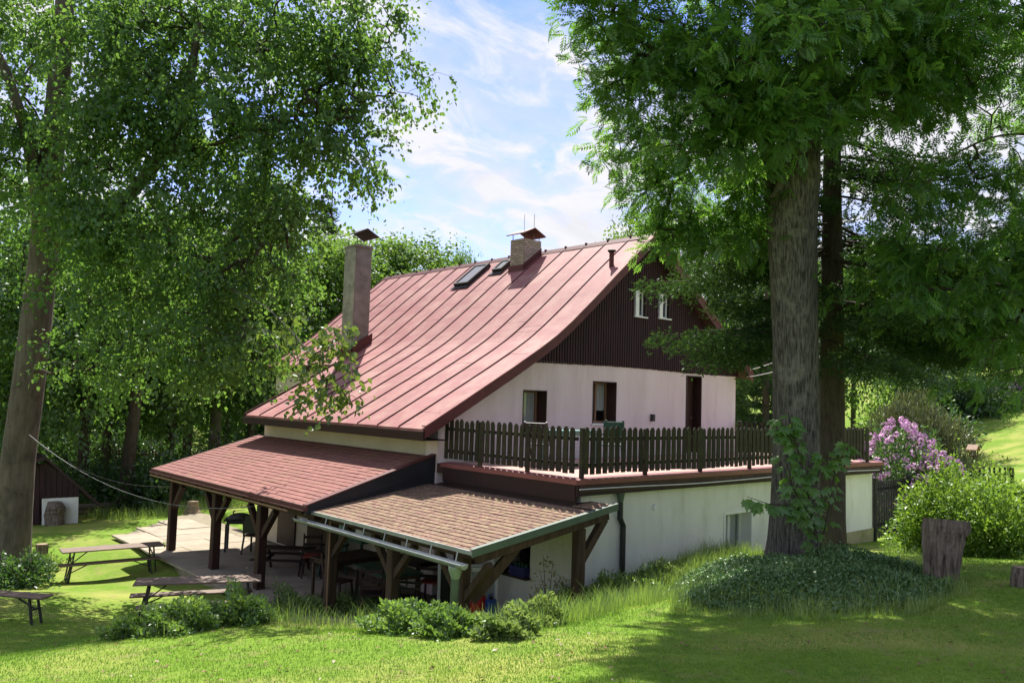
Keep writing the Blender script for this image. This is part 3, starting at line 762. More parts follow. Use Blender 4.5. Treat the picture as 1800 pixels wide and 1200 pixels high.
MB().bb((AX0 + .31, AY0 + .53, ZP), (AX1 - .36, YG - .02, ZP + .05)).build('inner_floor', M['under_board'], annex)
MB().bb((10.06, 9.56, -1.515), (21.15, YG - .003, -1.33)).build('terrace_slab', M['under_board'], annex)
tile_me = MB().bb((-.245, -.245, -.014), (.245, .245, .014)).mesh('terrace_tile', M['terrace_tile'])
for i in range(22):
    for j in range(7):
        x, y = 10.45 + i * .497, 9.96 + j * .497
        if y < YG - .26: link('terrace_tile', tile_me, annex, world=True, loc=(x, y, -1.318 + random.uniform(-.002, .002)))
e = MB().prism([(9.54, -1.30), (9.82, -1.285), (9.82, -1.31), (9.56, -1.32), (9.56, -1.38), (9.54, -1.38)], 'x', 9.98, 21.22)
e.build('edge_flashing', M['red_edge'], annex)
e = MB().prism([(9.96, -1.30), (10.25, -1.285), (10.25, -1.31), (9.98, -1.32), (9.98, -1.38), (9.96, -1.38)], 'y', 9.545, YG - .25)
e.build('edge_flashing', M['red_edge'], annex)
MB().bb((10.0, 9.563, -1.57), (21.2, 9.60, -1.385)).build('fascia', M['fascia'], annex)
MB().bb((9.985, 9.605, -1.66), (10.05, YG - .3, -1.385)).bb((10.022, 9.61, -1.76), (10.048, YG - .31, -1.66)).build('fascia', M['fascia'], annex)
MB().tube([(x, 9.52 + .012 * math.sin(x * 2.3), -1.47 + .02 * math.sin(x * .8)) for x in np.linspace(10.0, 20.9, 30)], .011, 6).build('cable', M['white_wire'], annex)
mb = MB()
for (lo, hi) in (((WA[0], WA[2]), (WA[0] + .07, WA[3])), ((WA[1] - .07, WA[2]), (WA[1], WA[3])), ((WA[0] + .07, WA[2]), (WA[1] - .07, WA[2] + .07)), ((WA[0] + .07, WA[3] - .07), (WA[1] - .07, WA[3]))): mb.bb((lo[0], AY0 + .24, lo[1]), (hi[0], AY0 + .30, hi[1]))
w = mb.build('window', M['white_paint'], annex)
MB().bb((WA[0] - .05, AY0 - .05, WA[2] - .06), (WA[1] + .05, AY0 + .23, WA[2] - .002)).build('sill', M['dark_metal'], w)
for a_, b_ in ((.065, .44), (.50, .875)): MB().bb((WA[0] + a_, AY0 + .265, WA[2] + .065), (WA[0] + b_, AY0 + .275, WA[3] - .065)).build('pane', M['glass'], w)
MB().bb((WA[0] + .43, AY0 + .23, WA[2] + .07), (WA[0] + .51, AY0 + .305, WA[3] - .07)).build('mullion', M['white_paint'], w)
n = 40; xs = np.linspace(WA[0] + .07, WA[1] - .07, n)
MB().grid(np.stack([np.stack([xs, AY0 + .33 + .012 * np.sin(np.arange(n) * 1.3), np.full(n, z)], 1) for z in (WA[2] + .07, WA[3] - .07)], 0)).build('curtain', M['curtain'], w)
MB().bb((WA[0] - .06, AY0 - .012, WA[2] - .06), (WA[0] - .003, AY0 - .001, WA[3] + .06)).bb((WA[1] + .003, AY0 - .012, WA[2] - .06), (WA[1] + .06, AY0 - .001, WA[3] + .06)).bb((WA[0] - .002, AY0 - .012, WA[3] + .003), (WA[1] + .002, AY0 - .001, WA[3] + .06)).build('surround', M['white_paint'], w)
# serving hatch in the side wall under the porch
mb = MB()
for (y0, y1, z0, z1) in ((HA[0], HA[0] + .05, HA[2], HA[3]), (HA[1] - .05, HA[1], HA[2], HA[3]), (HA[0] + .05, HA[1] - .05, HA[3] - .05, HA[3])): mb.bb((AX0 + .16, y0, z0), (AX0 + .22, y1, z1))
w = mb.build('serving_hatch', M['white_paint'], annex)
MB().bb((AX0 - .13, HA[0] - .03, HA[2] - .04), (AX0 + .28, HA[1] + .03, HA[2] - .002)).build('sill', M['brown_wood'], w)
MB().bb((AX0 + .185, HA[0] + .5, HA[2] + .01), (AX0 + .195, HA[1] - .045, HA[3] - .045)).build('pane', M['glass'], w)
# wall lamp
lp = MB().tube([(12.27, AY0, -1.905), (12.27, AY0 - .04, -1.905)], .06, 18).build('wall_lamp', M['white_paint'], annex)
# downpipe with funnel
DX, DY = 11.20, 9.66
d = MB().tube([(DX, DY, -1.74), (DX, DY, -2.02), (DX + .12, DY + .03, -2.16), (DX + .12, DY + .03, -3.3)], .052, 12).build('downpipe', M['dark_metal'], annex, smooth=False)
MB().tube([(DX, DY, -1.52), (DX, DY, -1.58), (DX, DY, -1.76)], [.085, .08, .045], 12).build('funnel', M['green_metal'], d)
for z in (-2.3, -2.95): MB().tube([(DX + .12, DY + .03, z), (DX + .12, DY + .03, z + .03)], .05, 12).build('pipe_clip', M['dark_metal'], d)

# ------------------------------------------------------------------ terrace railing
rail = empty('picket_railing', (15.4, 9.8, -1.31), 'dark weathered picket railing round the roof terrace', 'railing')
ph, pw = 0.79, 0.108
pk = MB().prism([(-pw / 2, 0), (pw / 2, 0), (pw / 2, ph - .05), (pw * .18, ph), (-pw * .18, ph), (-pw / 2, ph - .05)], 'y', -.011, .011).mesh('picket', M['picket'])
def picket_run(p, q, z, skip=0.0, pitch=0.158, lean=0.012):
    p, q = np.asarray(p, float), np.asarray(q, float)
    Ln = np.linalg.norm(q - p); d = (q - p) / Ln; ang = math.atan2(d[1], d[0])
    n = int(Ln / pitch)
    nrm = np.array([d[1], -d[0]])
    for k in range(n):
        t = (k + .5) * Ln / n
        c = p + d * t + nrm * 0.045
        o = link('picket', pk, rail, world=True, loc=(c[0], c[1], z + .09 + random.uniform(-.012, .012)), rot=(random.uniform(-lean, lean), random.uniform(-lean, lean), ang + random.uniform(-.04, .04)))
        o.scale = (random.uniform(.9, 1.06), 1, random.uniform(.98, 1.02))
    for zr in (.24, .68):
        a, b = np.array([*p, z + zr]), np.array([*q, z + zr])
        MB().beam(a, b, .045, .06).build('rail', M['picket'], rail)
ZT = -1.315
picket_run((10.23, 9.72), (20.64, 9.72), ZT)
picket_run((10.23, YG - .05), (10.23, 9.80), ZT)
picket_run((20.64, 9.80), (20.64, 13.5), ZT)
for x in (10.23, 11.9, 13.58, 15.31, 17.1, 18.9, 20.64): MB().bb((x - .035, 9.66, ZT - .08), (x + .035, 9.73, ZT + .865 + random.uniform(-.01, .01))).build('post', M['picket'], rail, bevel=.008)
for y in (12.39, 11.04): MB().bb((10.195, y - .035, ZT - .08), (10.265, y + .035, ZT + .865)).build('post', M['picket'], rail, bevel=.008)
for y in (11.6, 13.4): MB().bb((20.6, y - .05, ZT), (20.7, y + .05, ZT + .9)).build('post', M['picket'], rail, bevel=.008)

# ------------------------------------------------------------------ veranda roof and porch roof with separate shingles
def shingle_field(root, p_eave0, p_eave1, p_top0, m, tabw, expo, limit, stuff_name='shingle'):
    """shingles on the plane spanned by eave line p0->p1 and slope line p0->top0"""
    e0, e1, t0 = (np.asarray(v, float) for v in (p_eave0, p_eave1, p_top0))
    du = nd(e1 - e0); LU = np.linalg.norm(e1 - e0)
    dv = nd(t0 - e0); LV = np.linalg.norm(t0 - e0)
    n = nd(np.cross(du, dv)); n = n if n[2] > 0 else -n
    rows = int(LV / expo); cols = int(LU / tabw)
    tab = LU / cols
    th = .011
    lean = math.atan2(th * .95, expo)
    me = MB().bb((-tab / 2 + .003, -.02, -th / 2), (tab / 2 - .003, expo + .02, th / 2)).mesh('shingle', m)
    sp = []
    for r in range(rows):
        off = 0.0 if r % 2 == 0 else .5
        for c in range(cols + (1 if off else 0)):
            u0, u1 = max(0, (c - off) * tab), min(LU, (c + 1 - off) * tab)
            if u1 - u0 < .03: continue
            sp.append((r, (u0 + u1) / 2, (u1 - u0) / tab))
    base = e0
    def near(s):
        p = base + du * s[1] + dv * (s[0] * expo); return np.linalg.norm(p)
    sp.sort(key=near)
    rest = MB()
    for k, (r, u, sc) in enumerate(sp):
        c = base + du * u + dv * (r * expo + random.uniform(-.006, .006)) + n * (th * .9 + random.uniform(-.001, .004))
        tilt = lean + random.uniform(-.01, .015)
        vv = dv * math.cos(tilt) - n * math.sin(tilt); nn = np.cross(du, vv); nn = nn if nn[2] > 0 else -nn
        uu = np.cross(vv, nn)
        c = c + n * .010
        Mx = np.stack([uu, vv, nn], 1)
        if k < limit:
            o = bpy.data.objects.new('shingle', me); COL.objects.link(o); o.parent = root
            A = Matrix(Mx.tolist()).to_4x4(); A.translation = Vector(c) - root.location
            o.matrix_local = A @ Matrix.Diagonal((sc, 1, 1, 1))
        else:
            q = np.array([(x, y, z) for x in (-tab / 2 * sc + .003, tab / 2 * sc - .003) for y in (-.02, expo + .02) for z in (-th / 2, th / 2)])
            rest.add(q @ Mx.T + c, [(0, 1, 3, 2), (4, 6, 7, 5), (0, 4, 5, 1), (2, 3, 7, 6), (0, 2, 6, 4), (1, 5, 7, 3)])
    if rest.n: rest.build('shingle', m, root, kind='stuff')
V0, V1 = 13.62, 21.75
ver = empty('veranda', (8.7, 17.7, ZP), 'open veranda with a red shingle lean-to roof on dark timber posts', 'veranda')
MB().prism([(7.28, -2.03), (10.05, -1.20), (10.05, -1.26), (7.28, -2.09)], 'y', V0 + .02, V1 - .02).build('roof_boarding', M['under_board'], ver)
shingle_field(ver, (7.26, V0, -2.035), (7.26, V1, -2.035), (10.04, V0, -1.205), M['shingle'], .333, .142, 290)
MB().bb((7.20, V0 - .04, -2.115), (7.25, V1 + .03, -2.015)).bb((7.16, V0 - .04, -2.115), (7.20, V1 + .03, -2.09)).build('eave_trim', M['verge'], ver)
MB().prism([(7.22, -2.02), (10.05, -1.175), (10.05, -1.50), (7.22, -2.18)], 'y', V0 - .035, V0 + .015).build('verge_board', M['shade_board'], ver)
MB().prism([(7.22, -1.995), (10.05, -1.15), (10.05, -1.172), (7.22, -2.017)], 'y', V0 - .05, V0 + .10).build('verge_trim', M['verge'], ver)
MB().prism([(7.22, -2.02), (10.05, -1.175), (10.05, -1.33), (7.22, -2.18)], 'y', V1 - .01, V1 + .03).build('verge_board', M['fascia'], ver)
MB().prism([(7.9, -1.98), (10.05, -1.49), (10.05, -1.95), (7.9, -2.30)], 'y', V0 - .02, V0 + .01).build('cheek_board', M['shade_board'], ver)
for y in np.arange(V0 + .35, V1, .85): MB().beam((7.30, y, -2.15), (10.04, y, -1.33), .08, .12).build('rafter', M['red_post'], ver)
BMZ = -2.29
MB().bb((7.43, V0 + .05, BMZ), (7.59, V1 - .1, BMZ + .16)).build('beam', M['red_post'], ver)
for y in (20.93, 18.25, 15.95):
    p = MB().bb((7.42, y - .09, ZP), (7.60, y + .09, BMZ - .002)).build('post', M['red_post'], ver, bevel=.012)
    for s in (-1, 1):
        if y > 20.5 and s > 0: continue
        MB().beam((7.51, y + s * .05, BMZ - .62), (7.51, y + s * .60, BMZ - .04), .11, .11, (1, 0, 0)).build('brace', M['red_post'], ver)
MB().tube([(7.17, y, -2.17) for y in np.linspace(14.2, 21.7, 4)], .02, 8).build('rail_pipe', M['light_wood'], ver)
# porch
P0, P1 = 9.00, 13.60
PX0, PX1 = 7.38, 10.34
pz = lambda x: -2.118 + (x - PX0) * (0.442 / (PX1 - PX0))
por = empty('porch', (8.9, 11.3, ZP), 'porch with a mossy brown shingle roof, grey gutter and green metal verge', 'porch')
MB().prism([(PX0, pz(PX0) - .02), (10.28, pz(10.28) - .02), (10.28, pz(10.28) - .07), (PX0, pz(PX0) - .07)], 'y', 9.78, P1).build('roof_boarding', M['under_board'], por)
MB().prism([(PX0, pz(PX0) - .02), (PX1, pz(PX1) - .02), (PX1, pz(PX1) - .07), (PX0, pz(PX0) - .07)], 'y', P0 + .03, 9.755).build('roof_boarding', M['under_board'], por)
shingle_field(por, (PX0 - .03, P0 + .04, pz(PX0) - .02), (PX0 - .03, P1, pz(PX0) - .02), (9.97, P0 + .04, pz(9.97) - .02), M['moss_shingle'], .30, .135, 300)
me_r = MB()
shr = []
r, expo, tab = 0, .135, .30
sm = MB().bb((-.147, -.02, -.006), (.147, .155, .006)).mesh('shingle', M['moss_shingle'])
dvv = nd((PX1 - PX0, 0, pz(PX1) - pz(PX0))); nv = np.array([-dvv[2], 0, dvv[0]])
MB().prism([(PX0 - .05, pz(PX0 - .05) - .07), (PX1 + .02, pz(PX1) - .07), (PX1 + .02, pz(PX1) + .03), (PX0 - .05, pz(PX0 - .05) + .03)], 'y', P0 - .03, P0 + .0).build('verge_trim', M['green_metal'], por)
MB().prism([(PX0 - .05, pz(PX0 - .05) + .031), (PX1 + .02, pz(PX1) + .031), (PX1 + .02, pz(PX1) + .041), (PX0 - .05, pz(PX0 - .05) + .041)], 'y', P0 - .03, P0 + .05).build('verge_cap', M['green_metal'], por)
k = 0
for xx in np.arange(9.98, PX1 - .05, .135):
    for yy in (P0 + .19, P0 + .485):
        o = bpy.data.objects.new('shingle', sm); COL.objects.link(o); o.parent = por
        tl = .10
        vv = nd(np.array([math.cos(tl) * dvv[0] - math.sin(tl) * nv[0], 0, math.cos(tl) * dvv[2] - math.sin(tl) * nv[2]])); n2 = np.array([-vv[2], 0, vv[0]])
        A = Matrix(np.stack([(0, -1, 0), vv, n2], 1).tolist()).to_4x4(); A.translation = Vector((xx, yy, pz(xx) + .002)) - por.location
        o.matrix_local = A
MB().bb((PX0 - .06, P0 - .02, pz(PX0) - .05), (PX0 - .035, P1, pz(PX0) + .008)).build('eave_trim', M['zinc'], por)
# gutter hung below the eave
gz = pz(PX0) - .16
an = np.linspace(math.pi, 2 * math.pi, 8)
rowsg = [[(PX0 - .15 + .062 * math.cos(a), y, gz - .02 * (14 - y) / 5 + .062 * math.sin(a)) for a in an] for y in (P0 + .02, P1 + .35)]
g = MB().grid(np.array(rowsg))
rows2 = [[(PX0 - .15 + .066 * math.cos(a), y, gz - .02 * (14 - y) / 5 + .066 * math.sin(a)) for a in an] for y in (P0 + .02, P1 + .35)]
g.grid(np.array(rows2))
for s in (-1, 1): g.tube([(PX0 - .15 + s * .066, P0 + .02, gz - .018), (PX0 - .15 + s * .066, P1 + .35, gz + .001)], .009, 6)
g.prism([(PX0 - .15 + .064 * math.cos(a), gz - .019 + .064 * math.sin(a)) for a in an], 'y', P0 + .015, P0 + .022)
gut = g.build('gutter', M['zinc'], por)
for y in np.arange(P0 + .3, P1, .62): MB().beam((PX0 - .085, y, gz - .01), (PX0 - .05, y, pz(PX0) - .02), .025, .006).build('bracket', M['zinc'], gut)
dp = MB().tube([(PX0 - .14, 9.22, gz - .20), (PX0 - .12, 9.26, gz - .5), (PX0 + .0, 9.38, gz - 1.05), (PX0 + .04, 9.42, ZP + .1)], .06, 12).build('downpipe', M['green_metal'], por)
MB().tube([(PX0 - .15, 9.22, gz - .06), (PX0 - .15, 9.22, gz - .10), (PX0 - .14, 9.22, gz - .23)], [.10, .10, .062], 14).build('funnel', M['pale_green'], dp)
MB().bb((7.62, P0 + .30, pz(7.70) - .24), (7.77, P1 - .02, pz(7.70) - .09)).build('beam', M['grey_wood'], por)
for y, both in ((13.45, True), (11.45, True), (9.62, True)):
    MB().bb((7.61, y - .085, ZP), (7.78, y + .085, pz(7.70) - .242)).build('post', M['grey_wood'], por, bevel=.012)
    for s in (-1, 1):
        if y > 13 and s > 0: continue
        MB().beam((7.695, y + s * .05, pz(7.7) - .85), (7.695, y + s * .60, pz(7.7) - .27), .10, .10, (1, 0, 0)).build('brace', M['grey_wood'], por)
MB().bb((9.60, 9.12, h1(9.7, 9.2) - .3), (9.77, 9.28, pz(9.7) - .24)).build('post', M['grey_wood'], por, bevel=.012)
MB().beam((7.55, 9.15, pz(7.55) - .16), (10.28, 9.15, pz(10.28) - .15), .10, .14).build('beam', M['grey_wood'], por)
MB().beam((9.72, 9.19, pz(9.7) - .76), (10.26, 9.19, pz(10.26) - .21), .10, .12).build('brace', M['grey_wood'], por)
MB().beam((7.78, 9.52, -2.95), (8.36, 9.22, pz(8.36) - .22), .10, .14).build('brace', M['grey_wood'], por)
MB().tube([(7.5, 13.2, ZP), (7.5, 13.2, -2.25)], .014, 8).build('pipe', M['light_wood'], por)
#@@FOLIAGE
# ------------------------------------------------------------------ foliage tools
def unit(a): return a / (np.linalg.norm(a, axis=-1, keepdims=True) + 1e-9)
def rnd_dirs(n, rng): return unit(rng.normal(size=(n, 3)))
def leaf_quads(P, ax, nr, ln, wd, fold=0.18):
    ax = unit(ax); sd = unit(np.cross(ax, nr)); nr = np.cross(sd, ax)
    ln = np.asarray(ln)[:, None]; wd = np.asarray(wd)[:, None]
    a = P; t = P + ax * ln - nr * ln * 0.12
    m = P + ax * ln * 0.42
    l = m + sd * wd * .5 + nr * wd * fold; r = m - sd * wd * .5 + nr * wd * fold
    return np.stack([a, l, t, r], 1).reshape(-1, 3)
def tubes_batch(P0, Pm, P1, r0, r1, n=4):
    rm = (r0 + r1) / 2
    pts = np.stack([P0, Pm, P1], 1); rr = np.stack([r0, rm, r1], 1)
    d = unit(P1 - P0); u = np.where(np.abs(d[:, 2:3]) > .9, [[1.0, 0, 0]], [[0, 0, 1.0]])
    a = unit(np.cross(d, u)); b = np.cross(d, a)
    an = np.linspace(0, 2 * np.pi, n, endpoint=False)
    ring = pts[:, :, None, :] + rr[:, :, None, None] * (np.cos(an)[None, None, :, None] * a[:, None, None, :] + np.sin(an)[None, None, :, None] * b[:, None, None, :])
    V = ring.reshape(-1, 3)
    fi = [(i * n + j, i * n + (j + 1) % n, (i + 1) * n + (j + 1) % n, (i + 1) * n + j) for i in range(2) for j in range(n)]
    return V, 3 * n, fi
CAMB = np.stack([RIGHT, UP, FWD])
def sample_blobs(blobs, n, rng, basis=CAMB, shell=0.45):
    c = np.array([b[0] for b in blobs], float); r = np.array([b[1] for b in blobs], float)
    w = (r[:, 0] * r[:, 1] * r[:, 2]) ** 0.75; w /= w.sum()
    k = rng.choice(len(blobs), n, p=w)
    u = rnd_dirs(n, rng) * (rng.random((n, 1)) ** shell)
    return c[k] + (u * r[k]) @ basis, u @ basis, k
def skeleton(starts, pts, rng):
    """join every point to the nearest already joined point; returns parent positions, and how many points hang on each"""
    nodes = [np.asarray(s, float) for s in starts]; own = [-1] * len(nodes)
    base = np.array(nodes)
    d0 = np.min(np.linalg.norm(pts[:, None] - base[None], axis=2), axis=1) if len(pts) * len(base) < 4e6 else np.linalg.norm(pts - base.mean(0), axis=1)
    order = np.argsort(d0)
    buf = np.empty((len(base) + 2 * len(pts), 3)); buf[:len(base)] = base; nb = len(base)
    who = np.full(len(buf), -1)
    par = np.full(len(pts), -1); pp = np.empty_like(pts); mid = np.empty_like(pts)
    for i in order:
        p = pts[i]; q = buf[:nb]
        dd = np.sqrt(((q - p) ** 2).sum(1)) + 0.35 * np.maximum(0, q[:, 2] - p[2])
        j = int(np.argmin(dd))
        pp[i] = q[j]; par[i] = who[j]
        L = np.linalg.norm(p - q[j])
        mid[i] = (p + q[j]) / 2 + rng.normal(size=3) * 0.06 * L + np.array([0, 0, 0.08 * L])
        buf[nb] = mid[i]; who[nb] = i; buf[nb + 1] = p; who[nb + 1] = i; nb += 2
    cnt = np.ones(len(pts))
    for i in order[::-1]:
        if par[i] >= 0: cnt[par[i]] += cnt[i]
    return pp, mid, cnt
def leaf_round(P, ax, nr, ln, wd, fold=.16):
    ax = unit(ax); sd = unit(np.cross(ax, nr)); nr = np.cross(sd, ax); ln = np.asarray(ln)[:, None]; wd = np.asarray(wd)[:, None]
    def q(u, s, k=1.0): return P + ax * ln * u + sd * wd * s + nr * (wd * fold * abs(s) * 2 * k - ln * .14 * u * u)
    return np.stack([q(0, 0), q(.22, .46), q(.60, .40), q(1, 0), q(.60, -.40), q(.22, -.46)], 1).reshape(-1, 3)
ROUND_F = [(0, 1, 2, 3), (0, 3, 4, 5)]
def simple_sprays(P, out, rng, m, L, leaf, lw=0.62, droop=0.6, spread=0.22, mix=0.5, shape=None):
    n = len(P)
    d = unit(out * 0.9 + rng.normal(size=(n, 3)) * 0.55 + np.array([0, 0, -droop]))
    t = rng.random((n, m)); tl = L * (0.6 + 0.8 * rng.random((n, 1)))
    sn = unit(rng.normal(size=(n, 3)) * .5 + np.array([0, 0, .9]) + out * .3)
    q = P[:, None] + d[:, None] * (t * tl)[..., None] + rng.normal(size=(n, m, 3)) * spread * L * (0.35 + t)[..., None]
    q[..., 2] -= (t ** 2) * tl * 0.25
    ax = unit(d[:, None] * 0.6 + rng.normal(size=(n, m, 3)) * 0.6 + np.array([0, 0, -0.55]))
    nr = unit(rng.normal(size=(n, m, 3)) * 0.38 + sn[:, None])
    ls = leaf * (0.65 + 0.7 * rng.random(n * m))
    V = (shape or leaf_quads)(q.reshape(-1, 3), ax.reshape(-1, 3), nr.reshape(-1, 3), ls, ls * lw)
    tint = np.clip(np.repeat(rng.random(n), m) * mix + rng.random(n * m) * (1 - mix), 0, 1)
    return V, tint
def ash_template():
    L, V = 1.0, []
    k = 5
    for i in range(k):
        t = 0.25 + 0.62 * i / (k - 1)
        for s in (-1, 1):
            ax = np.array([0.55, s * 0.85, -0.10]); ln = 0.40 * (1 - 0.25 * abs(i - 2) / 2)
            V.append((np.array([t, 0, -0.15 * t * t]), ax, ln))
    V.append((np.array([0.9, 0, -0.13]), np.array([1, 0, -.25]), 0.38))
    P = np.array([v[0] for v in V]); A = np.array([v[1] for v in V]); Ln = np.array([v[2] for v in V])
    q = leaf_quads(P, A, np.tile([0, 0, 1.0], (len(V), 1)), Ln, Ln * 0.36, 0.12)
    st = np.array([(0, -.006, 0), (0, .006, 0), (0.95, .006, -.14), (0.95, -.006, -.14)])
    return np.concatenate([q, st])
ASH_T = ash_template()
def ash_sprays(P, out, rng, m, leaf, droop=0.35, mix=.6):
    n = len(P)
    o = np.repeat(out, m, 0); p = np.repeat(P, m, 0)
    ax = unit(o * 0.7 + rng.normal(size=(n * m, 3)) * 0.65 + np.array([0, 0, -droop]))
    nr = unit(rng.normal(size=(n * m, 3)) * 0.4 + np.array([0, 0, 1.0]))
    sd = unit(np.cross(nr, ax)); nr = np.cross(ax, sd)
    p = p + rng.normal(size=(n * m, 3)) * 0.10
    s = leaf * (0.7 + 0.6 * rng.random(n * m))
    B = np.stack([ax, sd, nr], 1)
    V = np.einsum('kj,njc->nkc', ASH_T, B) * s[:, None, None] + p[:, None]
    tint = np.clip(np.repeat(rng.random(n), m) * mix + rng.random(n * m) * (1 - mix), 0, 1)
    return V.reshape(-1, 3), np.repeat(tint, len(ASH_T) // 4)
def trunk_mesh(path, rad, m, sides=20, rough=0.05, flare=0.0, seed=0, seg=0.16):
    rng = np.random.default_rng(seed)
    path = np.asarray(path, float); rad = np.asarray(rad, float)
    s = np.concatenate([[0], np.cumsum(np.linalg.norm(np.diff(path, axis=0), axis=1))])
    n = max(4, int(s[-1] / seg)); t = np.linspace(0, s[-1], n)
    C = np.stack([np.interp(t, s, path[:, k]) for k in range(3)], 1)
    ker = np.ones(5) / 5
    if n > 12:
        for k in range(3): C[2:-2, k] = np.convolve(C[:, k], ker, 'valid')
    rr = np.interp(t, s, rad)
    an = np.linspace(0, 2 * np.pi, sides, endpoint=False)
    ph = rng.random(6) * 6.28
    prof = 1 + rough * (np.sin(an * 3 + ph[0])[None] * np.sin(t * 1.1 + ph[1])[:, None] + 0.7 * np.sin(an * 5 + ph[2])[None] * np.cos(t * 1.7 + ph[3])[:, None])
    prof = prof + flare * np.exp(-t / 0.34)[:, None] * (1 + 0.5 * np.sin(an * 4 + ph[4])[None])
    prof = prof + rng.normal(size=prof.shape) * rough * 0.15
    ring = C[:, None] + (rr[:, None] * prof)[..., None] * (np.cos(an)[:, None] * np.array([1.0, 0, 0]) + np.sin(an)[:, None] * np.array([0, 1.0, 0]))[None]
    fs = [(i * sides + j, i * sides + (j + 1) % sides, (i + 1) * sides + (j + 1) % sides, (i + 1) * sides + j) for i in range(n - 1) for j in range(sides)]
    fs.append(tuple((n - 1) * sides + j for j in range(sides)))
    return MB().add(ring.reshape(-1, 3), fs).mesh('trunk', m, True)
def make_tree(name, label, base, path, rad, limbs, blobs, leafm, barkm, n_spray, m, leaf, kind='simple', seed=1, group=None, cat='tree', basis=CAMB, flare=.35, rough=.05, L=.55, droop=.6, spread=.22, start_z=None, twig_r=0.0055, lw=.62, world=True, clumps=0, crad=.4, rounded=False):
    rng = np.random.default_rng(seed)
    root = empty(name, base, label, cat, group)
    off = -np.asarray(base, float) if world else np.zeros(3)
    path = np.asarray(path, float)
    me = trunk_mesh(path + off, rad, barkm, flare=flare, rough=rough, seed=seed)
    link('trunk', me, root)
    starts = []
    for i in range(len(path) - 1):
        for t in np.linspace(0, 1, 8):
            p = path[i] * (1 - t) + path[i + 1] * t
            if start_z is None or p[2] > start_z: starts.append(p)
    for lp, lr in limbs:
        lp = np.asarray(lp, float)
        lm = trunk_mesh(lp + off, lr, barkm, sides=10, rough=.04, seed=seed + len(starts))
        link('limb', lm, root)
        for i in range(len(lp) - 1):
            for t in np.linspace(0.15, 1, 6): starts.append(lp[i] * (1 - t) + lp[i + 1] * t)
    if clumps:
        C, co, _ = sample_blobs(blobs, clumps, rng, basis, .5)
        wgt = rng.random(clumps) ** .6 + .25
        ki = rng.choice(clumps, n_spray, p=wgt / wgt.sum())
        P = C[ki] + rng.normal(size=(n_spray, 3)) * crad * np.array([1, 1, .55]) * (.6 + .8 * rng.random(clumps))[ki, None]
        out = unit(co[ki] * .8 + unit(P - C[ki]) * .7)
    else:
        P, out, _ = sample_blobs(blobs, n_spray, rng, basis)
    pp, mid, cnt = skeleton(starts, P, rng)
    r0 = np.clip(twig_r * cnt ** 0.46, 0, .12)
    V, k, fi = tubes_batch(pp + off, mid + off, P + off, r0, np.maximum(r0 * .55, twig_r * .5))
    tag(link('branches', quads_mesh('branches', V, k, M['twig'], None, fi), root), kind='stuff')
    if kind == 'simple': V, tint = simple_sprays(P, out, rng, m, L, leaf, lw, droop, spread, .5, leaf_round if rounded else None)
    else: V, tint = ash_sprays(P, out, rng, m, leaf, droop)
    tag(link('crown', quads_mesh('crown', V + off, 6 if rounded else 4, leafm, tint, ROUND_F if rounded else None), root), kind='stuff')
    return root
def blob(px, py, D, rx, ry, rd): return (atD(px, py, D), (rx * D / F, ry * D / F, rd))

# ------------------------------------------------------------------ the two big trees in front
tb = ground_at(14, 1002); DL = float((R.T @ tb)[2])
pathL = [tb + (0, 0, -.3), atD(20, 960, DL), atD(32, 800, DL), atD(58, 620, DL), atD(76, 450, DL), atD(92, 260, DL - .2), atD(112, 60, DL - .3), atD(120, -140, DL - .4), atD(125, -330, DL - .4)]
radL = np.array([36, 31, 27, 25.5, 23.5, 19, 16, 12, 5]) * DL / F
limbsL = [([atD(78, 440, DL), atD(130, 400, DL - .6), atD(205, 370, DL - 1.2), atD(290, 270, DL - 1.6), atD(330, 170, DL - 1.6), atD(350, 40, DL - 1.7)], np.array([16, 14, 13, 11, 9, 4]) * DL / F),
          ([atD(80, 440, DL), atD(52, 250, DL - .6), atD(10, 120, DL - 1), atD(-40, 30, DL - 1.3)], np.array([13, 11, 8, 4]) * DL / F),
          ([atD(112, 60, DL), atD(200, 60, DL - .8), atD(265, 42, DL - 1.2), atD(335, 50, DL - 1.6), atD(450, 90, DL - 1.9)], np.array([9, 8, 7, 6, 3]) * DL / F),
          ([atD(290, 270, DL - 1.6), atD(400, 250, DL - 1.8), atD(520, 200, DL - 1.8), atD(640, 190, DL - 1.8)], np.array([6, 5, 4, 2]) * DL / F),
          ([atD(205, 370, DL - 1.2), atD(320, 380, DL - 1.5), atD(440, 420, DL - 1.8), atD(520, 440, DL - 2)], np.array([7, 6, 4, 2]) * DL / F)]
D0 = DL - 1
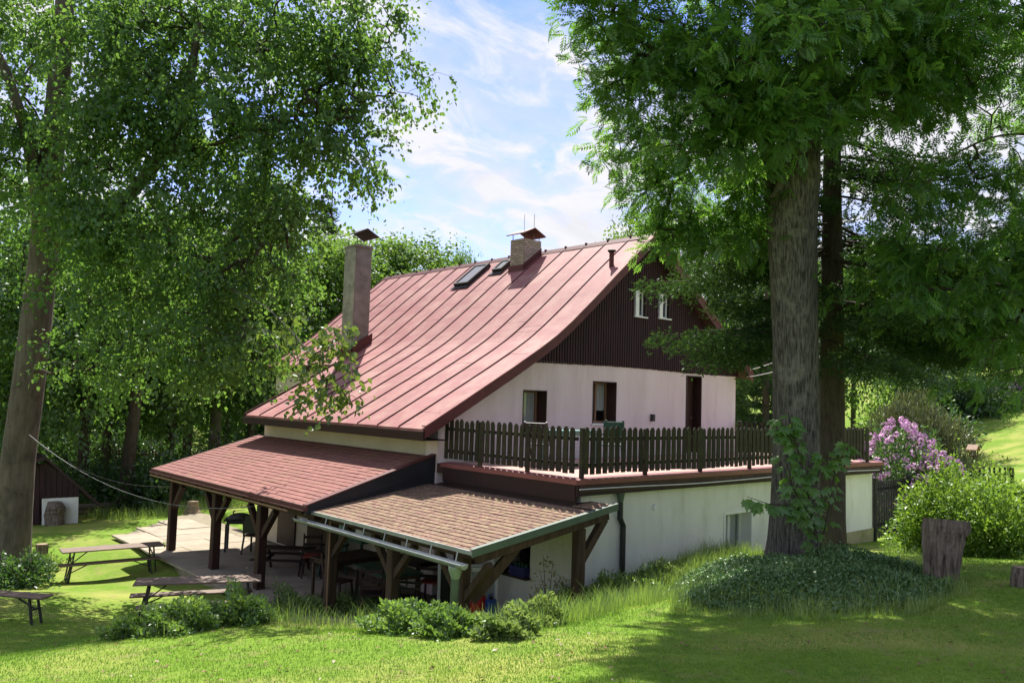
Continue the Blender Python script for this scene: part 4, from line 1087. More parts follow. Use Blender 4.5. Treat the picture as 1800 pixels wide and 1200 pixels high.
blobsL = [blob(*b) for b in ((-30, 60, D0, 70, 120, 2), (60, 60, D0 + 2, 80, 90, 1), (190, 50, D0, 120, 100, 2), (330, 50, D0 - .5, 130, 110, 2), (470, 50, D0 - .5, 110, 100, 1.6), (590, 50, D0 - .5, 80, 85, 1.4), (670, 45, D0 - .5, 55, 80, 1), (700, 120, D0 - .5, 30, 45, .6), (560, 130, D0 - .5, 90, 70, 1.3),
     (-20, 250, D0, 70, 110, 2), (40, 330, D0 + 2, 80, 60, 1), (170, 230, D0, 85, 90, 1.8), (260, 230, D0 - .5, 120, 100, 2), (390, 210, D0 - .7, 120, 110, 2), (520, 220, D0 - .7, 100, 80, 1.5), (600, 250, D0 - .7, 50, 55, .9), (618, 180, D0 - .5, 35, 45, .6), (630, 290, D0 - .7, 25, 25, .5),
     (200, 390, D0 - .3, 120, 80, 2), (350, 380, D0 - .7, 120, 90, 2), (480, 350, D0 - .8, 80, 75, 1.4), (505, 400, D0 - .8, 40, 55, .8), (40, 400, D0 - .6, 70, 40, .6),
     (230, 520, D0, 110, 70, 1.6), (370, 510, D0 - .6, 100, 70, 1.6), (470, 480, D0 - .6, 60, 70, 1), (310, 620, D0 - .3, 100, 65, 1.5), (420, 600, D0 - .6, 70, 60, 1.1), (180, 640, D0 + .2, 70, 60, 1.2), (480, 560, D0 - .6, 40, 40, .7))]
big_left = make_tree('broadleaf_tree', 'tall tree with a smooth grey leaning trunk at the left edge of the lawn', tb, pathL, radL, limbsL, blobsL, M['leaf_left'], M['bark_left'], 3700, 24, .088, seed=3, start_z=-0.5, flare=.25, rough=.035, L=.42, droop=.75, lw=.80, rounded=True, clumps=430, crad=.34)
# a low branch of the same tree that hangs in front of the roof
rng = np.random.default_rng(11)
hb = [atD(400, 505, DL - 2), atD(470, 540, 11.5), atD(530, 600, 10.2), atD(575, 668, 9.9)]
DH = 10.0
hp = np.array([atD(x + rng.normal() * s, y + rng.normal() * s, DH + rng.normal() * .18) for x, y, s, k in ((505, 560, 20, 6), (540, 600, 22, 8), (575, 605, 16, 9), (600, 600, 12, 7), (555, 640, 20, 9), (585, 650, 16, 7), (535, 670, 16, 7), (520, 700, 10, 5), (600, 690, 14, 6), (585, 715, 9, 5), (612, 692, 8, 4), (565, 690, 12, 5)) for _ in range(k)])
st = [hb[i] * (1 - t) + hb[i + 1] * t for i in range(3) for t in np.linspace(0, 1, 8)]
pp, mid, cnt = skeleton(st, hp, rng)
off = -np.asarray(tb)
me = trunk_mesh(np.array(hb) + off, np.array([.022, .016, .010, .006]), M['twig'], sides=8, rough=.03)
hl = link('limb', me, big_left)
V, k, fi = tubes_batch(pp + off, mid + off, hp + off, np.clip(.004 * cnt ** .4, 0, .014), np.full(len(hp), .003))
tag(link('twigs', quads_mesh('twigs', V, k, M['twig'], None, fi), hl), kind='stuff')
V, tint = simple_sprays(hp, unit(rng.normal(size=hp.shape)), rng, 9, .2, .072, .85, .9, .3, .5, leaf_round)
tag(link('leaves', quads_mesh('leaves', V + off, 6, M['leaf_hang'], tint, ROUND_F), hl), kind='stuff')

# the ash on the mound
ab = ground_at(1394, 1000); DA = float((R.T @ ab)[2])
pathA = [ab + (0, 0, -.25), atD(1394, 960, DA), atD(1399, 800, DA), atD(1398, 600, DA), atD(1393, 420, DA), atD(1392, 320, DA), atD(1410, 230, DA), atD(1425, 100, DA), atD(1430, -120, DA), atD(1440, -320, DA)]
radA = np.array([46, 42, 40, 38.5, 41.5, 48, 33, 24, 18, 8]) * DA / F
limbsA = [([atD(1375, 330, DA), atD(1330, 220, DA - .5), atD(1270, 110, DA - .8), atD(1180, 40, DA - .9), atD(1080, 10, DA - 1)], np.array([17, 12, 9, 6, 3]) * DA / F),
          ([atD(1400, 300, DA), atD(1355, 150, DA - .6), atD(1340, 0, DA - .9), atD(1330, -150, DA - 1)], np.array([18, 14, 10, 4]) * DA / F),
          ([atD(1420, 240, DA), atD(1500, 140, DA - .5), atD(1590, 80, DA - .6), atD(1690, 60, DA - .6)], np.array([14, 11, 8, 3]) * DA / F),
          ([atD(1375, 330, DA), atD(1300, 290, DA), atD(1220, 300, DA), atD(1170, 330, DA + .2)], np.array([8, 6, 4, 2]) * DA / F)]
blobsA = [blob(*b) for b in ((1085, 30, DA - .8, 50, 55, .9), (1110, 110, DA - .6, 70, 60, .9), (1130, 190, DA - .5, 65, 50, .8), (1110, 260, DA - .3, 35, 30, .5), (1200, 60, DA - .9, 110, 90, 1.2), (1230, 190, DA - .9, 95, 75, 1), (1190, 260, DA - .4, 70, 45, .7),
     (1320, 80, DA - 1.2, 120, 110, 1.4), (1310, 220, DA - 1.1, 90, 65, .9), (1380, 190, DA - 1.1, 70, 60, .7), (1440, 60, DA - 1, 120, 100, 1.4), (1450, 180, DA - 1, 70, 60, .7), (1560, 60, DA - .6, 110, 90, 1.3), (1660, 60, DA - .6, 80, 80, 1.1), (1560, 150, DA - .6, 80, 50, .8), (1640, 150, DA - .4, 60, 50, .8),
     (1190, 330, DA + .3, 75, 50, .6), (1250, 400, DA + .4, 60, 60, .5), (1330, 400, DA + .5, 40, 40, .5), (1210, 430, DA + .4, 40, 40, .4), (1300, 330, DA + .1, 55, 50, .5), (1160, 310, DA, 30, 25, .4), (1500, 250, DA - .3, 45, 30, .5), (1280, 460, DA + .5, 30, 25, .3),
     (1150, -130, DA - .5, 160, 110, 1.6), (1330, -150, DA - .5, 180, 140, 1.8), (1520, -140, DA - .5, 180, 130, 1.8), (1690, -100, DA - .5, 110, 100, 1.3))]
ash = make_tree('ash_tree', 'large ash tree with a thick furrowed trunk on the ivy covered mound', ab, pathA, radA, limbsA, blobsA, M['leaf_ash'], M['bark_ash'], 2600, 8, .205, 'ash', seed=5, start_z=1.9, flare=.34, rough=.035, droop=.2, clumps=300, crad=.26)
kn = MB()
kp = atD(1357, 322, DA - .28)
an = np.linspace(0, 2 * np.pi, 18, endpoint=False)
nrm = nd(-RIGHT * .75 - FWD * .65); sdv = nd(np.cross(nrm, UP))
rings = []
for rr, dep in ((1.25, -.12), (1.2, .03), (1.0, .05), (.85, .02), (.7, -.03), (.2, -.05)):
    rings.append([kp + nrm * dep + sdv * .10 * rr * math.cos(a) + UP * .17 * rr * math.sin(a) for a in an] )
kn.grid(np.array([r + [r[0]] for r in rings])); kn.build('branch_scar', M['bark_ash'], ash, smooth=True)
# second ash whose trunk stands outside the frame on the right
rb = np.array(atD(2060, 1000, 11.5)); rb[2] = h1(rb[0], rb[1])
pathR = [rb + (0, 0, -.2), atD(2055, 700, 11.5), atD(2040, 300, 11.5), atD(2030, -100, 11.5)]
limbsR = [([atD(2042, 350, 11.5), atD(1900, 250, 11.3), atD(1760, 230, 11.2), atD(1660, 280, 11.2)], np.array([.1, .07, .045, .02])),
          ([atD(2048, 520, 11.5), atD(1900, 480, 11.4), atD(1780, 450, 11.3), atD(1640, 440, 11.3)], np.array([.09, .07, .045, .02])),
          ([atD(2040, 250, 11.5), atD(1950, 80, 11.3), atD(1820, 40, 11.2)], np.array([.1, .07, .03]))]
blobsR = [blob(*b) for b in ((1780, 120, 11.2, 70, 110, 1), (1790, 270, 11.2, 45, 50, .6), (1720, 300, 11.2, 50, 50, .6), (1620, 330, 11.2, 60, 35, .5), (1560, 420, 11.3, 55, 40, .5), (1640, 440, 11.2, 70, 50, .6), (1730, 430, 11.2, 55, 45, .6), (1600, 510, 11.3, 60, 30, .5), (1700, 530, 11.2, 60, 40, .6), (1785, 540, 11.2, 45, 70, .6), (1795, 640, 11.2, 28, 40, .4), (1860, 400, 11.3, 80, 200, 1.2), (1870, 120, 11.3, 90, 130, 1.2), (1850, -50, 11.3, 120, 100, 1.2))]
make_tree('ash_tree', 'ash branches reaching in from the right edge of the picture', rb, pathR, np.array([.26, .22, .16, .05]), limbsR, blobsR, M['leaf_ash'], M['bark_ash'], 820, 8, .20, 'ash', seed=8, start_z=1.0, flare=.2, droop=.2, clumps=110, crad=.25)

# ------------------------------------------------------------------ spruces
def spruce(name, label, base, height, rad, rmax, seed, density=1.0, group=None, bare=0.0, tw=.11, needle=.034, zlo=.8, world=True, lean=(0, 0), lens=None, dz=.34, fill=.75, extra=()):
    rng = np.random.default_rng(seed)
    root = empty(name, base, label, 'tree', group)
    o = np.zeros(3)
    path = [o + (0, 0, -.3)] + [o + (lean[0] * t, lean[1] * t, height * t) for t in np.linspace(.05, 1, 8)]
    link('trunk', trunk_mesh(path, np.linspace(rad * 1.05, .02, 9) ** 1.0, M['bark_spruce'], sides=14, flare=.25, seed=seed, seg=.3), root)
    ex = list(extra)
    T0, T1, TR = [], [], []
    tp, td, tn = [], [], []
    z = zlo
    while z < height - .3 or ex:
        f = min(z / height, .98)
        todo = [None] * int(rng.integers(3, 6) * density) if z < height - .3 else ex
        if z >= height - .3: ex = []
        for k in todo:
            zb = z
            if k is None:
                az = rng.random() * 2 * np.pi
                Lb = rmax * (1 - f) ** .75 * (.65 + .5 * rng.random())
                if lens is not None: Lb = lens(z, az, Lb, rng)
            else:
                zb, az, Lb = k; f = zb / height
            if Lb < .25: continue
            dirh = np.array([math.cos(az), math.sin(az), 0]); side = np.array([-dirh[1], dirh[0], 0])
            n = max(4, int(Lb / .22)); t = np.linspace(0, 1, n)
            c0 = np.array([lean[0] * f, lean[1] * f, zb + rng.normal() * .05])
            up0 = .10 if f > .6 else -.05
            pts = c0 + dirh * (t * Lb)[:, None] + UP * (up0 * t * Lb - .32 * Lb * t ** 1.4 + .20 * Lb * t ** 3)[:, None] + side * (.05 * Lb * np.sin(t * 3 + rng.random() * 6))[:, None]
            T0.append(pts[:-1]); T1.append(pts[1:]); TR.append(np.linspace(.012 + .006 * Lb, .004, n)[:-1])
            for i in range(1, n):
                tt = t[i]
                if tt < bare: continue
                wl = (.38 * Lb * (1 - tt) + (.34 if k is not None else .20)) * (.7 + .5 * rng.random())
                for s in (-1, 1):
                    m = max(3, int(wl / (tw * fill)))
                    dd = nd(dirh * .75 + side * s * .9 + UP * (-.22))
                    ts = (np.arange(m) + rng.random(m) * .6) / m
                    q = pts[i] + dd * (ts * wl)[:, None] + UP * (-.25 * wl * ts ** 1.5)[:, None] + rng.normal(size=(m, 3)) * .02
                    tp.append(q); td.append(np.tile(dd, (m, 1)) + rng.normal(size=(m, 3)) * .35 + dirh * .3); tn.append(np.full(m, tt))
                    # hanging fill twigs
                    tp.append(q + rng.normal(size=(m, 3)) * .05 + (0, 0, -.04)); td.append(np.tile(dd * .4, (m, 1)) + rng.normal(size=(m, 3)) * .45 + (0, 0, -.35)); tn.append(np.full(m, tt * .6))
        z += dz * (.8 + .4 * rng.random())
    P0 = np.concatenate(T0); P1 = np.concatenate(T1); rr = np.concatenate(TR)
    V, k, fi = tubes_batch(P0, (P0 + P1) / 2, P1, rr, rr * .9)
    tag(link('branches', quads_mesh('branches', V, k, M['bark_spruce'], None, fi), root), kind='stuff')
    tp = np.concatenate(tp); td = unit(np.concatenate(td)); tn = np.concatenate(tn)
    # every twig: needles as narrow blades around the axis
    nn = 6
    n = len(tp)
    u = np.where(np.abs(td[:, 2:3]) > .9, [[1.0, 0, 0]], [[0, 0, 1.0]])
    a = unit(np.cross(td, u)); b = np.cross(td, a)
    Vs = []
    for j in range(nn):
        an = 2 * np.pi * j / nn + rng.random(n) * .9
        r = np.cos(an)[:, None] * a + np.sin(an)[:, None] * b
        base_ = tp + td * (tw * (j / nn))[..., None] if False else tp + td * (tw * j / nn)
        tip = base_ + unit(r * .8 + td * .75) * needle * (.8 + .4 * rng.random((n, 1)))
        w = np.cross(unit(tip - base_), td) ; w = unit(w) * needle * .25
        Vs.append(np.stack([base_ - w, base_ + w, tip], 1))
    V = np.stack(Vs, 1).reshape(-1, 3)
    tint = np.repeat(np.clip(tn * .7 + rng.random(n) * .45 - .1, 0, 1), nn)
    tag(link('needles', quads_mesh('needles', V, 3, M['needle'], tint), root), kind='stuff')
    return root
sb = ground_at(1468, 965); DS = DA + 1.7
sb = atD(1461, 960, DS); sb[2] = h1(sb[0], sb[1])
left_az = math.atan2(-RIGHT[1], -RIGHT[0])
def near_len(z, az, Lb, rng):
    d = math.cos(az - left_az)
    if z + sb[2] < (1.5 if d > .2 else 1.0): return 0
    if z + sb[2] > 6.5: return Lb * .8 if rng.random() < .5 else 0
    lim = (3.0 if z + sb[2] < 2.1 else 2.0) if d > .35 else 3.8
    return min(max(Lb, 1.2), lim) * (.75 + .3 * rng.random())
spruce('spruce_tree', 'dark spruce with drooping branches close behind the ash trunk', sb, 15.0, .25, 4.0, 21, 1.35, None, .22, .13, .05, 2.2, lens=near_len, dz=.36, fill=.26, extra=[(z_ - sb[2], left_az + a_, l_) for z_, a_, l_ in ((2.62, .05, 3.1), (2.6, .3, 2.7), (2.6, -.3, 2.5), (2.1, 0, 1.9), (2.0, .4, 1.8), (2.05, -.35, 1.7), (1.62, .02, 2.85), (1.58, .35, 2.45), (1.6, -.3, 2.2), (1.3, .12, 2.25), (1.3, -.2, 1.9), (3.3, .1, 2.3), (3.0, -.2, 2.1), (2.95, .5, 2.2), (3.6, .3, 2.0))])

# ------------------------------------------------------------------ background trees: a few built, the rest copied with their parts
I3 = np.eye(3)
def proto(name, label, h, r, leafm, seed, nspray=620, m=20, leaf=.19, low=.28, group=None, lumps=13, trunk=.2, slim=1.0):
    rng = np.random.default_rng(seed)
    bl = []
    for i in range(lumps):
        f = low + (1 - low) * (i + .5) / lumps
        wd = r * (math.sin(math.pi * min(1, (f - low) / (1 - low) * .82 + .16)) ** .7) * slim
        a = rng.random() * 6.28
        c = np.array([math.cos(a) * wd * .5, math.sin(a) * wd * .5, h * f * .96])
        s = wd * (.45 + .25 * rng.random())
        bl.append((c, (s, s * .8, s)))
    path = [(0, 0, -.4), (0.02, .03, h * .2), (.1, -.05, h * .5), (.0, .05, h * .72), (0, 0, h * .84)]
    return make_tree(name, label, (0, 0, 0), path, np.array([trunk * 1.1, trunk, trunk * .75, trunk * .4, .03]), [], bl, leafm, M['bark_dark'], nspray, m, leaf, seed=seed, group=group, basis=np.stack([I3[0], I3[2], I3[1]]), start_z=h * low * .8, L=.9, spread=.3, droop=.35, twig_r=.009, lw=.72, clumps=75, crad=.55)
LBL_W = 'leafy broadleaf tree in the wood behind the tables and shed'
GRP_W = 'broadleaf trees in the wood on the left'
pA = proto('wood_tree', LBL_W, 14, 3.5, M['leaf_bg'], 31, nspray=800, group=GRP_W, trunk=.19)
pB = proto('wood_tree', LBL_W, 14, 3.8, M['leaf_dark'], 32, nspray=800, group=GRP_W, trunk=.23, low=.32)
pC = proto('wood_tree', LBL_W, 13, 3.2, M['leaf_light'], 33, group=GRP_W, trunk=.17, low=.22)
def compact(name, h, r, seed, tr=.2, leafm='leaf_light', barkm='bark_dark', lo=.66, lean=0.0):
    rng = np.random.default_rng(seed); bl = []
    for i in range(16):
        d = rnd_dirs(1, rng)[0]; d[2] = d[2] * .5 + .5 * abs(d[2])
        bl.append((np.array([0, 0, h * lo]) + d * np.array([r * .62, r * .62, h * .27]), (r * .42, h * .10, r * .42)))
    bl.append((np.array([0, 0, h * lo]), (r * .6, h * .2, r * .6)))
    path = [(-lean * .75, lean * .66, -.4), (-lean * .4, lean * .35, h * .2), (.1, -.05, h * .5), (0, 0, h * (lo + .04))]
    return make_tree(name, '', (0, 0, 0), path, np.array([1, .82, .6, .2]) * tr, [], bl, M[leafm], M[barkm], 950, 18, .19, seed=seed, basis=np.stack([I3[0], I3[2], I3[1]]), start_z=h * .35, L=.8, spread=.28, droop=.2, twig_r=.007, lw=.72, clumps=110, crad=.42)
pD = compact('round_tree', 14, 3.6, 35)
used = {}
def place(p, px, D, h, label=None, group=None, rz=None, wide=1.0):
    o = p if p.name not in used else copy_tree(p)
    used[p.name] = 1; used[o.name] = 1
    q = atD(px, 760, D); z = h1(q[0], q[1])
    o.location = (q[0], q[1], z)
    h0 = 14.0 if p is not pC else 13.0
    s = h / h0
    o.scale = (s * wide, s * wide, s); o.rotation_euler = (0, 0, random.uniform(0, 6.28) if rz is None else rz)
    if label: o['label'] = label; o['group'] = group or ''
    if label and not group and 'group' in o: del o['group']
    return o
for px, D, h, p in ((-140, 33, 15, pA), (-40, 30, 14, pB), (55, 36, 16, pC), (150, 31, 15, pB), (188, 34, 16, pA), (300, 35, 15, pC), (330, 41, 16, pB), (440, 38, 15, pA), (500, 45, 15, pB), (560, 50, 14, pC), (-200, 44, 17, pB), (100, 46, 17, pA), (240, 50, 17, pC), (400, 55, 16, pA), (20, 26, 13, pA)):
    place(p, px, D, h * .78)
def plain(p, px, D, h, label, wide=1.0, rz=None):
    return place(p, px, D, h, label, None, rz, wide)
pE = compact('wood_tree', 14, 3.8, 36, .46, 'leaf_bg', 'bark_dark', .62, .5); pF = compact('wood_tree', 14, 3.2, 37, .29, 'leaf_dark', 'bark_pale', .70)
plain(pE, 236, 28.5, 11, 'thick trunked broadleaf tree just right of the shed', .72)
plain(pF, 378, 37.5, 14.5, 'tall tree with a pale bare trunk rising behind the veranda roof')
plain(pD, 695, 48, 13.2, 'bright green round crowned tree right of the tall rendered chimney', 1.25)
plain(pD, 572, 44, 12.4, 'bright green tree between the tall chimney and the leaning grey tree', 1.2)
plain(pD, 800, 75, 16.3, 'pointed light green treetop showing over the roof ridge', .5)
plain(pD, 1140, 46, 14.2, 'airy light green treetop behind the gable peak', .75)
plain(pB, 1255, 37, 11.5, 'dark leafy tree behind the right side of the gable', .9)
LBL_R, GRP_R = 'light green tree at the far side of the garden behind the spruce', 'trees along the far garden edge on the right'
for px, D, h, p in ((1500, 52, 12.5, pD), (1590, 60, 14, pA), (1680, 84, 15, pB), (1770, 88, 15, pA), (1860, 80, 16, pB), (1950, 70, 16, pA), (1720, 110, 17, pC), (1820, 115, 17, pC), (1430, 48, 13, pA), (1690, 66, 13, pB), (1775, 63, 12, pB), (1850, 66, 13, pA), (1620, 62, 12, pB), (1590, 46, 11, pB), (2080, 60, 15, pC)):
    place(p, px, D, h, LBL_R, GRP_R)
s1 = spruce('spruce_tree', 'dark spruce behind the right end of the house wall', atD(1345, 800, 31) * (1, 1, 0) + (0, 0, -3.6), 11, .18, 2.6, 41, 1.0, None, 0.05, .30, .11, 1.0, dz=.5)
def put_spruce(px, D, h, label, group=None):
    o = copy_tree(s1); q = atD(px, 760, D); o.location = (q[0], q[1], h1(q[0], q[1]))
    s = h / 11; o.scale = (s, s, s); o.rotation_euler = (0, 0, random.uniform(0, 6.28)); o['label'] = label
    if group: o['group'] = group
put_spruce(1395, 36, 12, 'second dark spruce half hidden behind the ash trunk')
put_spruce(1290, 40, 10.5, 'dark spruce tip just right of the gable roof')
put_spruce(565, 60, 19, 'far spruce beside the leaning grey tree')
put_spruce(470, 52, 15, 'dark spruce in the wood above the veranda')

def far_wood():
    rng = np.random.default_rng(77)
    n = 52000
    ang = np.radians(rng.uniform(-62, 55, n)); D = np.where(ang < np.radians(16), rng.uniform(62, 84, n), rng.uniform(128, 150, n))
    P = (np.sin(ang) * D)[:, None] * RIGHT + (np.cos(ang) * D)[:, None] * FWD
    z0 = H(P[:, 0], P[:, 1])
    top = 9.0 + 2.2 * np.sin(ang * 31) + 1.5 * np.sin(ang * 67 + 1)
    P[:, 2] = z0 + rng.random(n) ** .8 * top
    ls = .55 * (.6 + .8 * rng.random(n))
    V = leaf_quads(P, rng.normal(size=(n, 3)) + (0, 0, -.4), rng.normal(size=(n, 3)) * .7 + (0, 0, .8), ls * 1.5, ls)
    cl = .5 + .5 * np.sin(ang * 140 + P[:, 2] * .7)
    link('far_wood', quads_mesh('far_wood', V, 4, M['leaf_bg'], np.clip(cl * .6 + rng.random(n) * .4, 0, 1)))
    tag(bpy.data.objects['far_wood'], 'dense green wood closing the view beyond the garden', 'wood', kind='stuff')
far_wood()
#@@PLANTS
# ------------------------------------------------------------------ shrubs and ground cover
def shrub(name, label, base, rx, ry, h, n, leaf, m, seed, lw=.5, group=None, cat='shrub', up=.3, extra=None, low=0.0, wob=.34, stems=7):
    rng = np.random.default_rng(seed)
    root = empty(name, base, label, cat, group)
    d = rnd_dirs(n, rng); d[:, 2] = np.abs(d[:, 2])
    k = rng.random(n) ** .38
    lump = 1 + wob * np.sin(d[:, 0] * 5.3 + seed) * np.cos(d[:, 1] * 4.7 + seed * 2) + wob * .7 * np.sin(d[:, 2] * 7 + d[:, 0] * 6 + seed)
    P = d * (k * lump)[:, None] * np.array([rx, ry, h]); P[:, 2] = np.maximum(P[:, 2], low + .02 * rng.random(n))
    ax = unit(d * .7 + rng.normal(size=(n, 3)) * .6 + (0, 0, up)); nr = unit(rng.normal(size=(n, 3)) * .5 + d * .5 + (0, 0, .7))
    ls = leaf * (.6 + .8 * rng.random(n))
    V = leaf_quads(P, ax, nr, ls, ls * lw)
    tint = np.clip(.35 * rng.random(n) + .65 * (.5 + .5 * np.sin(P[:, 0] * 9 + seed) * np.sin(P[:, 1] * 8 + P[:, 2] * 9)), 0, 1)
    tag(link('foliage', quads_mesh('foliage', V, 4, m, tint), root), kind='stuff')
    mb = MB()
    for i in range(stems):
        a = rng.random() * 6.28; e = np.array([math.cos(a) * rx * .6, math.sin(a) * ry * .6, h * (.5 + .4 * rng.random())])
        mb.tube([(0.05 * math.cos(a), .05 * math.sin(a), -.15), e * (.35, .35, .5), e], [.012, .009, .004], 5)
    mb.build('stems', M['twig'], root, world=False, kind='stuff')
    return root
def shrub_px(name, label, px, py, rpx, hpx, n, leaf, m, seed, D=None, depth=None, **k):
    b = ground_at(px, py) if D is None else atD(px, py, D)
    if D is not None: b[2] = h1(b[0], b[1])
    d = float((R.T @ b)[2])
    r = rpx * d / F; h = hpx * d / F
    if D is not None: h = max(h, (atD(px, py - hpx, d)[2] - b[2]) if k.pop('fit', False) else h)
    return shrub(name, label, b, r, depth or r, h, n, leaf, m, seed, **k)
BANK = 'low leafy plants along the bank in front of the veranda'
shrub_px('leafy_plant', 'dark green bushy plant at the left end of the planted bank', 318, 1108, 66, 44, 5600, .048, M['leaf_shrub'], 1, up=.5)
shrub_px('leafy_plant', 'mid green bushy plant in front of the nearer beer table', 425, 1096, 58, 50, 5600, .048, M['leaf_shrub'], 2, up=.5)
shrub_px('leafy_plant', 'pale green lush plant right of the nearer beer table', 512, 1088, 60, 48, 4800, .06, M['leaf_pale'], 3, lw=.32, up=.8)
shrub_px('leafy_plant', 'dark green nettle clump below the porch gutter', 715, 1110, 68, 46, 5600, .05, M['leaf_shrub'], 4, up=.5)
shrub_px('leafy_plant', 'dark green leafy clump at the foot of the porch downpipe', 788, 1116, 46, 38, 4400, .05, M['leaf_shrub'], 5, up=.5)
shrub_px('leafy_plant', 'light green broad leaved plant right of the porch downpipe', 890, 1120, 46, 33, 4000, .055, M['leaf_pale'], 6, lw=.6, up=.5)
shrub_px('leafy_plant', 'light green plant below the yellowing sapling', 945, 1102, 46, 42, 3200, .055, M['leaf_pale'], 7, up=.6)
shrub_px('leafy_plant', 'pale flowering weeds on the slope under the porch post', 1010, 1075, 48, 40, 2800, .055, M['leaf_pale'], 8, lw=.4, up=.8)
shrub_px('leafy_plant', 'bright green weeds on the slope below the annex wall', 1085, 1052, 52, 34, 3000, .055, M['leaf_yellow'], 9, lw=.4, up=.9)
shrub_px('leafy_plant', 'low dark green plants spreading at the far left of the bank', 225, 1118, 42, 25, 1500, .06, M['leaf_shrub'], 10, up=.5)
shrub_px('leafy_plant', 'leafy undergrowth round the foot of the leaning grey tree', 38, 1030, 52, 55, 2400, .085, M['leaf_dark'], 11, up=.6)
shrub_px('leafy_plant', 'small leafy tuft right of the leaning grey tree', 78, 1002, 26, 22, 700, .07, M['leaf_shrub'], 12, up=.7)
shrub_px('leafy_plant', 'small green tuft at the foot of the outermost veranda post', 290, 968, 14, 12, 350, .05, M['leaf_shrub'], 13, up=.7)
for k_, (lab, x, y, rp, hp, mk) in enumerate((('pale nettle like plants between the porch and the slope grass', 985, 1092, 40, 38, 'leaf_pale'), ('bright leafy plants halfway up the slope to the mound', 1045, 1070, 46, 34, 'leaf_yellow'), ('fresh green leafy plants at the top of the slope beside the ground cover', 1130, 1040, 46, 32, 'leaf_shrub'), ('green weeds behind the clump of long grass on the bank', 590, 1088, 40, 36, 'leaf_pale'), ('dark leafy weeds between the long grass and the nettle clump', 662, 1100, 34, 36, 'leaf_shrub'), ('lush weeds at the upper end of the slope by the annex wall', 1175, 1020, 40, 26, 'leaf_pale'))):
    shrub_px('leafy_plant', lab, x, y, rp, hp, 2800, .05, M[mk], 61 + k_, up=.75)
for i, (x, y, rp, hp, D, lab) in enumerate(((1632, 985, 62, 118, 14.5, 'yellow green shrub just right of the garden gate'), (1690, 990, 80, 145, 14.2, 'tallest yellow green shrub behind the broad stump'), (1775, 990, 75, 130, 13.6, 'yellow green shrub above the small stump at the right edge'), (1728, 960, 70, 135, 16, 'yellow green shrub at the back of the row, near the azalea'), (1665, 960, 60, 125, 17, 'light shrub between the gate and the rhododendron'))):
    shrub_px('garden_shrub', lab, x, y, rp, hp, 5200, .075, M['leaf_yellow'], 20 + i, D=D, lw=.5, up=.25, wob=.3, fit=True)
sh = shrub_px('azalea', 'orange flowering azalea among the yellow green shrubs', 1685, 880, 32, 60, 900, .08, M['leaf_yellow'], 31, D=16.5, fit=True)
rng = np.random.default_rng(5)
def flowers(root, rx, ry, h, n, each, size, m, name='blossom', zmin=.25, seed=3):
    rng = np.random.default_rng(seed)
    d = rnd_dirs(n, rng); d[:, 2] = np.abs(d[:, 2]); d[:, 2] = np.maximum(d[:, 2], zmin); d = unit(d)
    c = d * np.array([rx, ry, h]) * (0.98 + .1 * rng.random((n, 1)))
    q = np.repeat(c, each, 0) + rnd_dirs(n * each, rng) * size * .55
    o = unit(q - np.repeat(c, each, 0) + np.repeat(d, each, 0) * .04)
    V = leaf_quads(q, unit(np.cross(o, rnd_dirs(len(o), rng))), o, np.full(len(q), size * .62), np.full(len(q), size * .55))
    tag(link(name, quads_mesh(name, V, 4, m, rng.random(len(q))), root), kind='stuff')
flowers(sh, .36, .36, .95, 38, 6, .09, M['orange_flower'])
rh = shrub_px('rhododendron', 'tall rhododendron in full lilac bloom behind the annex corner', 1582, 900, 84, 152, 5600, .13, M['leaf_dark'], 33, D=23, lw=.4, fit=True, wob=.12)
_b = np.array(rh.location); rr_ = 84 * 23 / F; hh_ = max(152 * 23 / F, atD(1582, 748, 23)[2] - _b[2])
flowers(rh, rr_, rr_, hh_, 260, 14, .12, M['flower'])
rh2 = shrub_px('rhododendron', 'lower rhododendron bush in lilac bloom in front of the pine bush', 1655, 900, 55, 100, 2600, .13, M['leaf_dark'], 47, D=22, lw=.4, fit=True, wob=.12)
_b = np.array(rh2.location)
flowers(rh2, 55 * 22 / F, 55 * 22 / F, max(100 * 22 / F, atD(1655, 800, 22)[2] - _b[2]), 110, 14, .12, M['flower'], seed=8)
mp = shrub_px('mountain_pine', 'broad rounded olive green pine bush behind the rhododendron', 1606, 800, 92, 98, 19000, .24, M['needle_pine'], 35, D=31, lw=.2, up=1.6, fit=True, wob=.15)
shrub_px('garden_shrub', 'round light green shrub left of the pine bush', 1545, 735, 42, 75, 3200, .17, M['leaf_light'], 36, D=37, fit=True)
shrub_px('garden_shrub', 'lilac flowering shrub far off at the edge of the meadow', 1792, 712, 26, 40, 900, .3, M['flower'], 37, D=60)
shrub_px('hedge', 'low dark hedge along the foot of the meadow', 1735, 818, 60, 24, 2600, .14, M['leaf_dark'], 38, D=27, depth=.6)
shrub_px('garden_shrub', 'rounded yellow green shrub beside the bird feeder hedge', 1790, 830, 30, 42, 1500, .13, M['leaf_yellow'], 39, D=25)
bush0 = shrub('wood_bush', 'dark green bush growing at the edge of the wood', (0, 0, 0), 1.3, 1.3, 1.5, 3000, .17, M['leaf_dark'], 44, group='bushes at the edge of the wood')
first = True
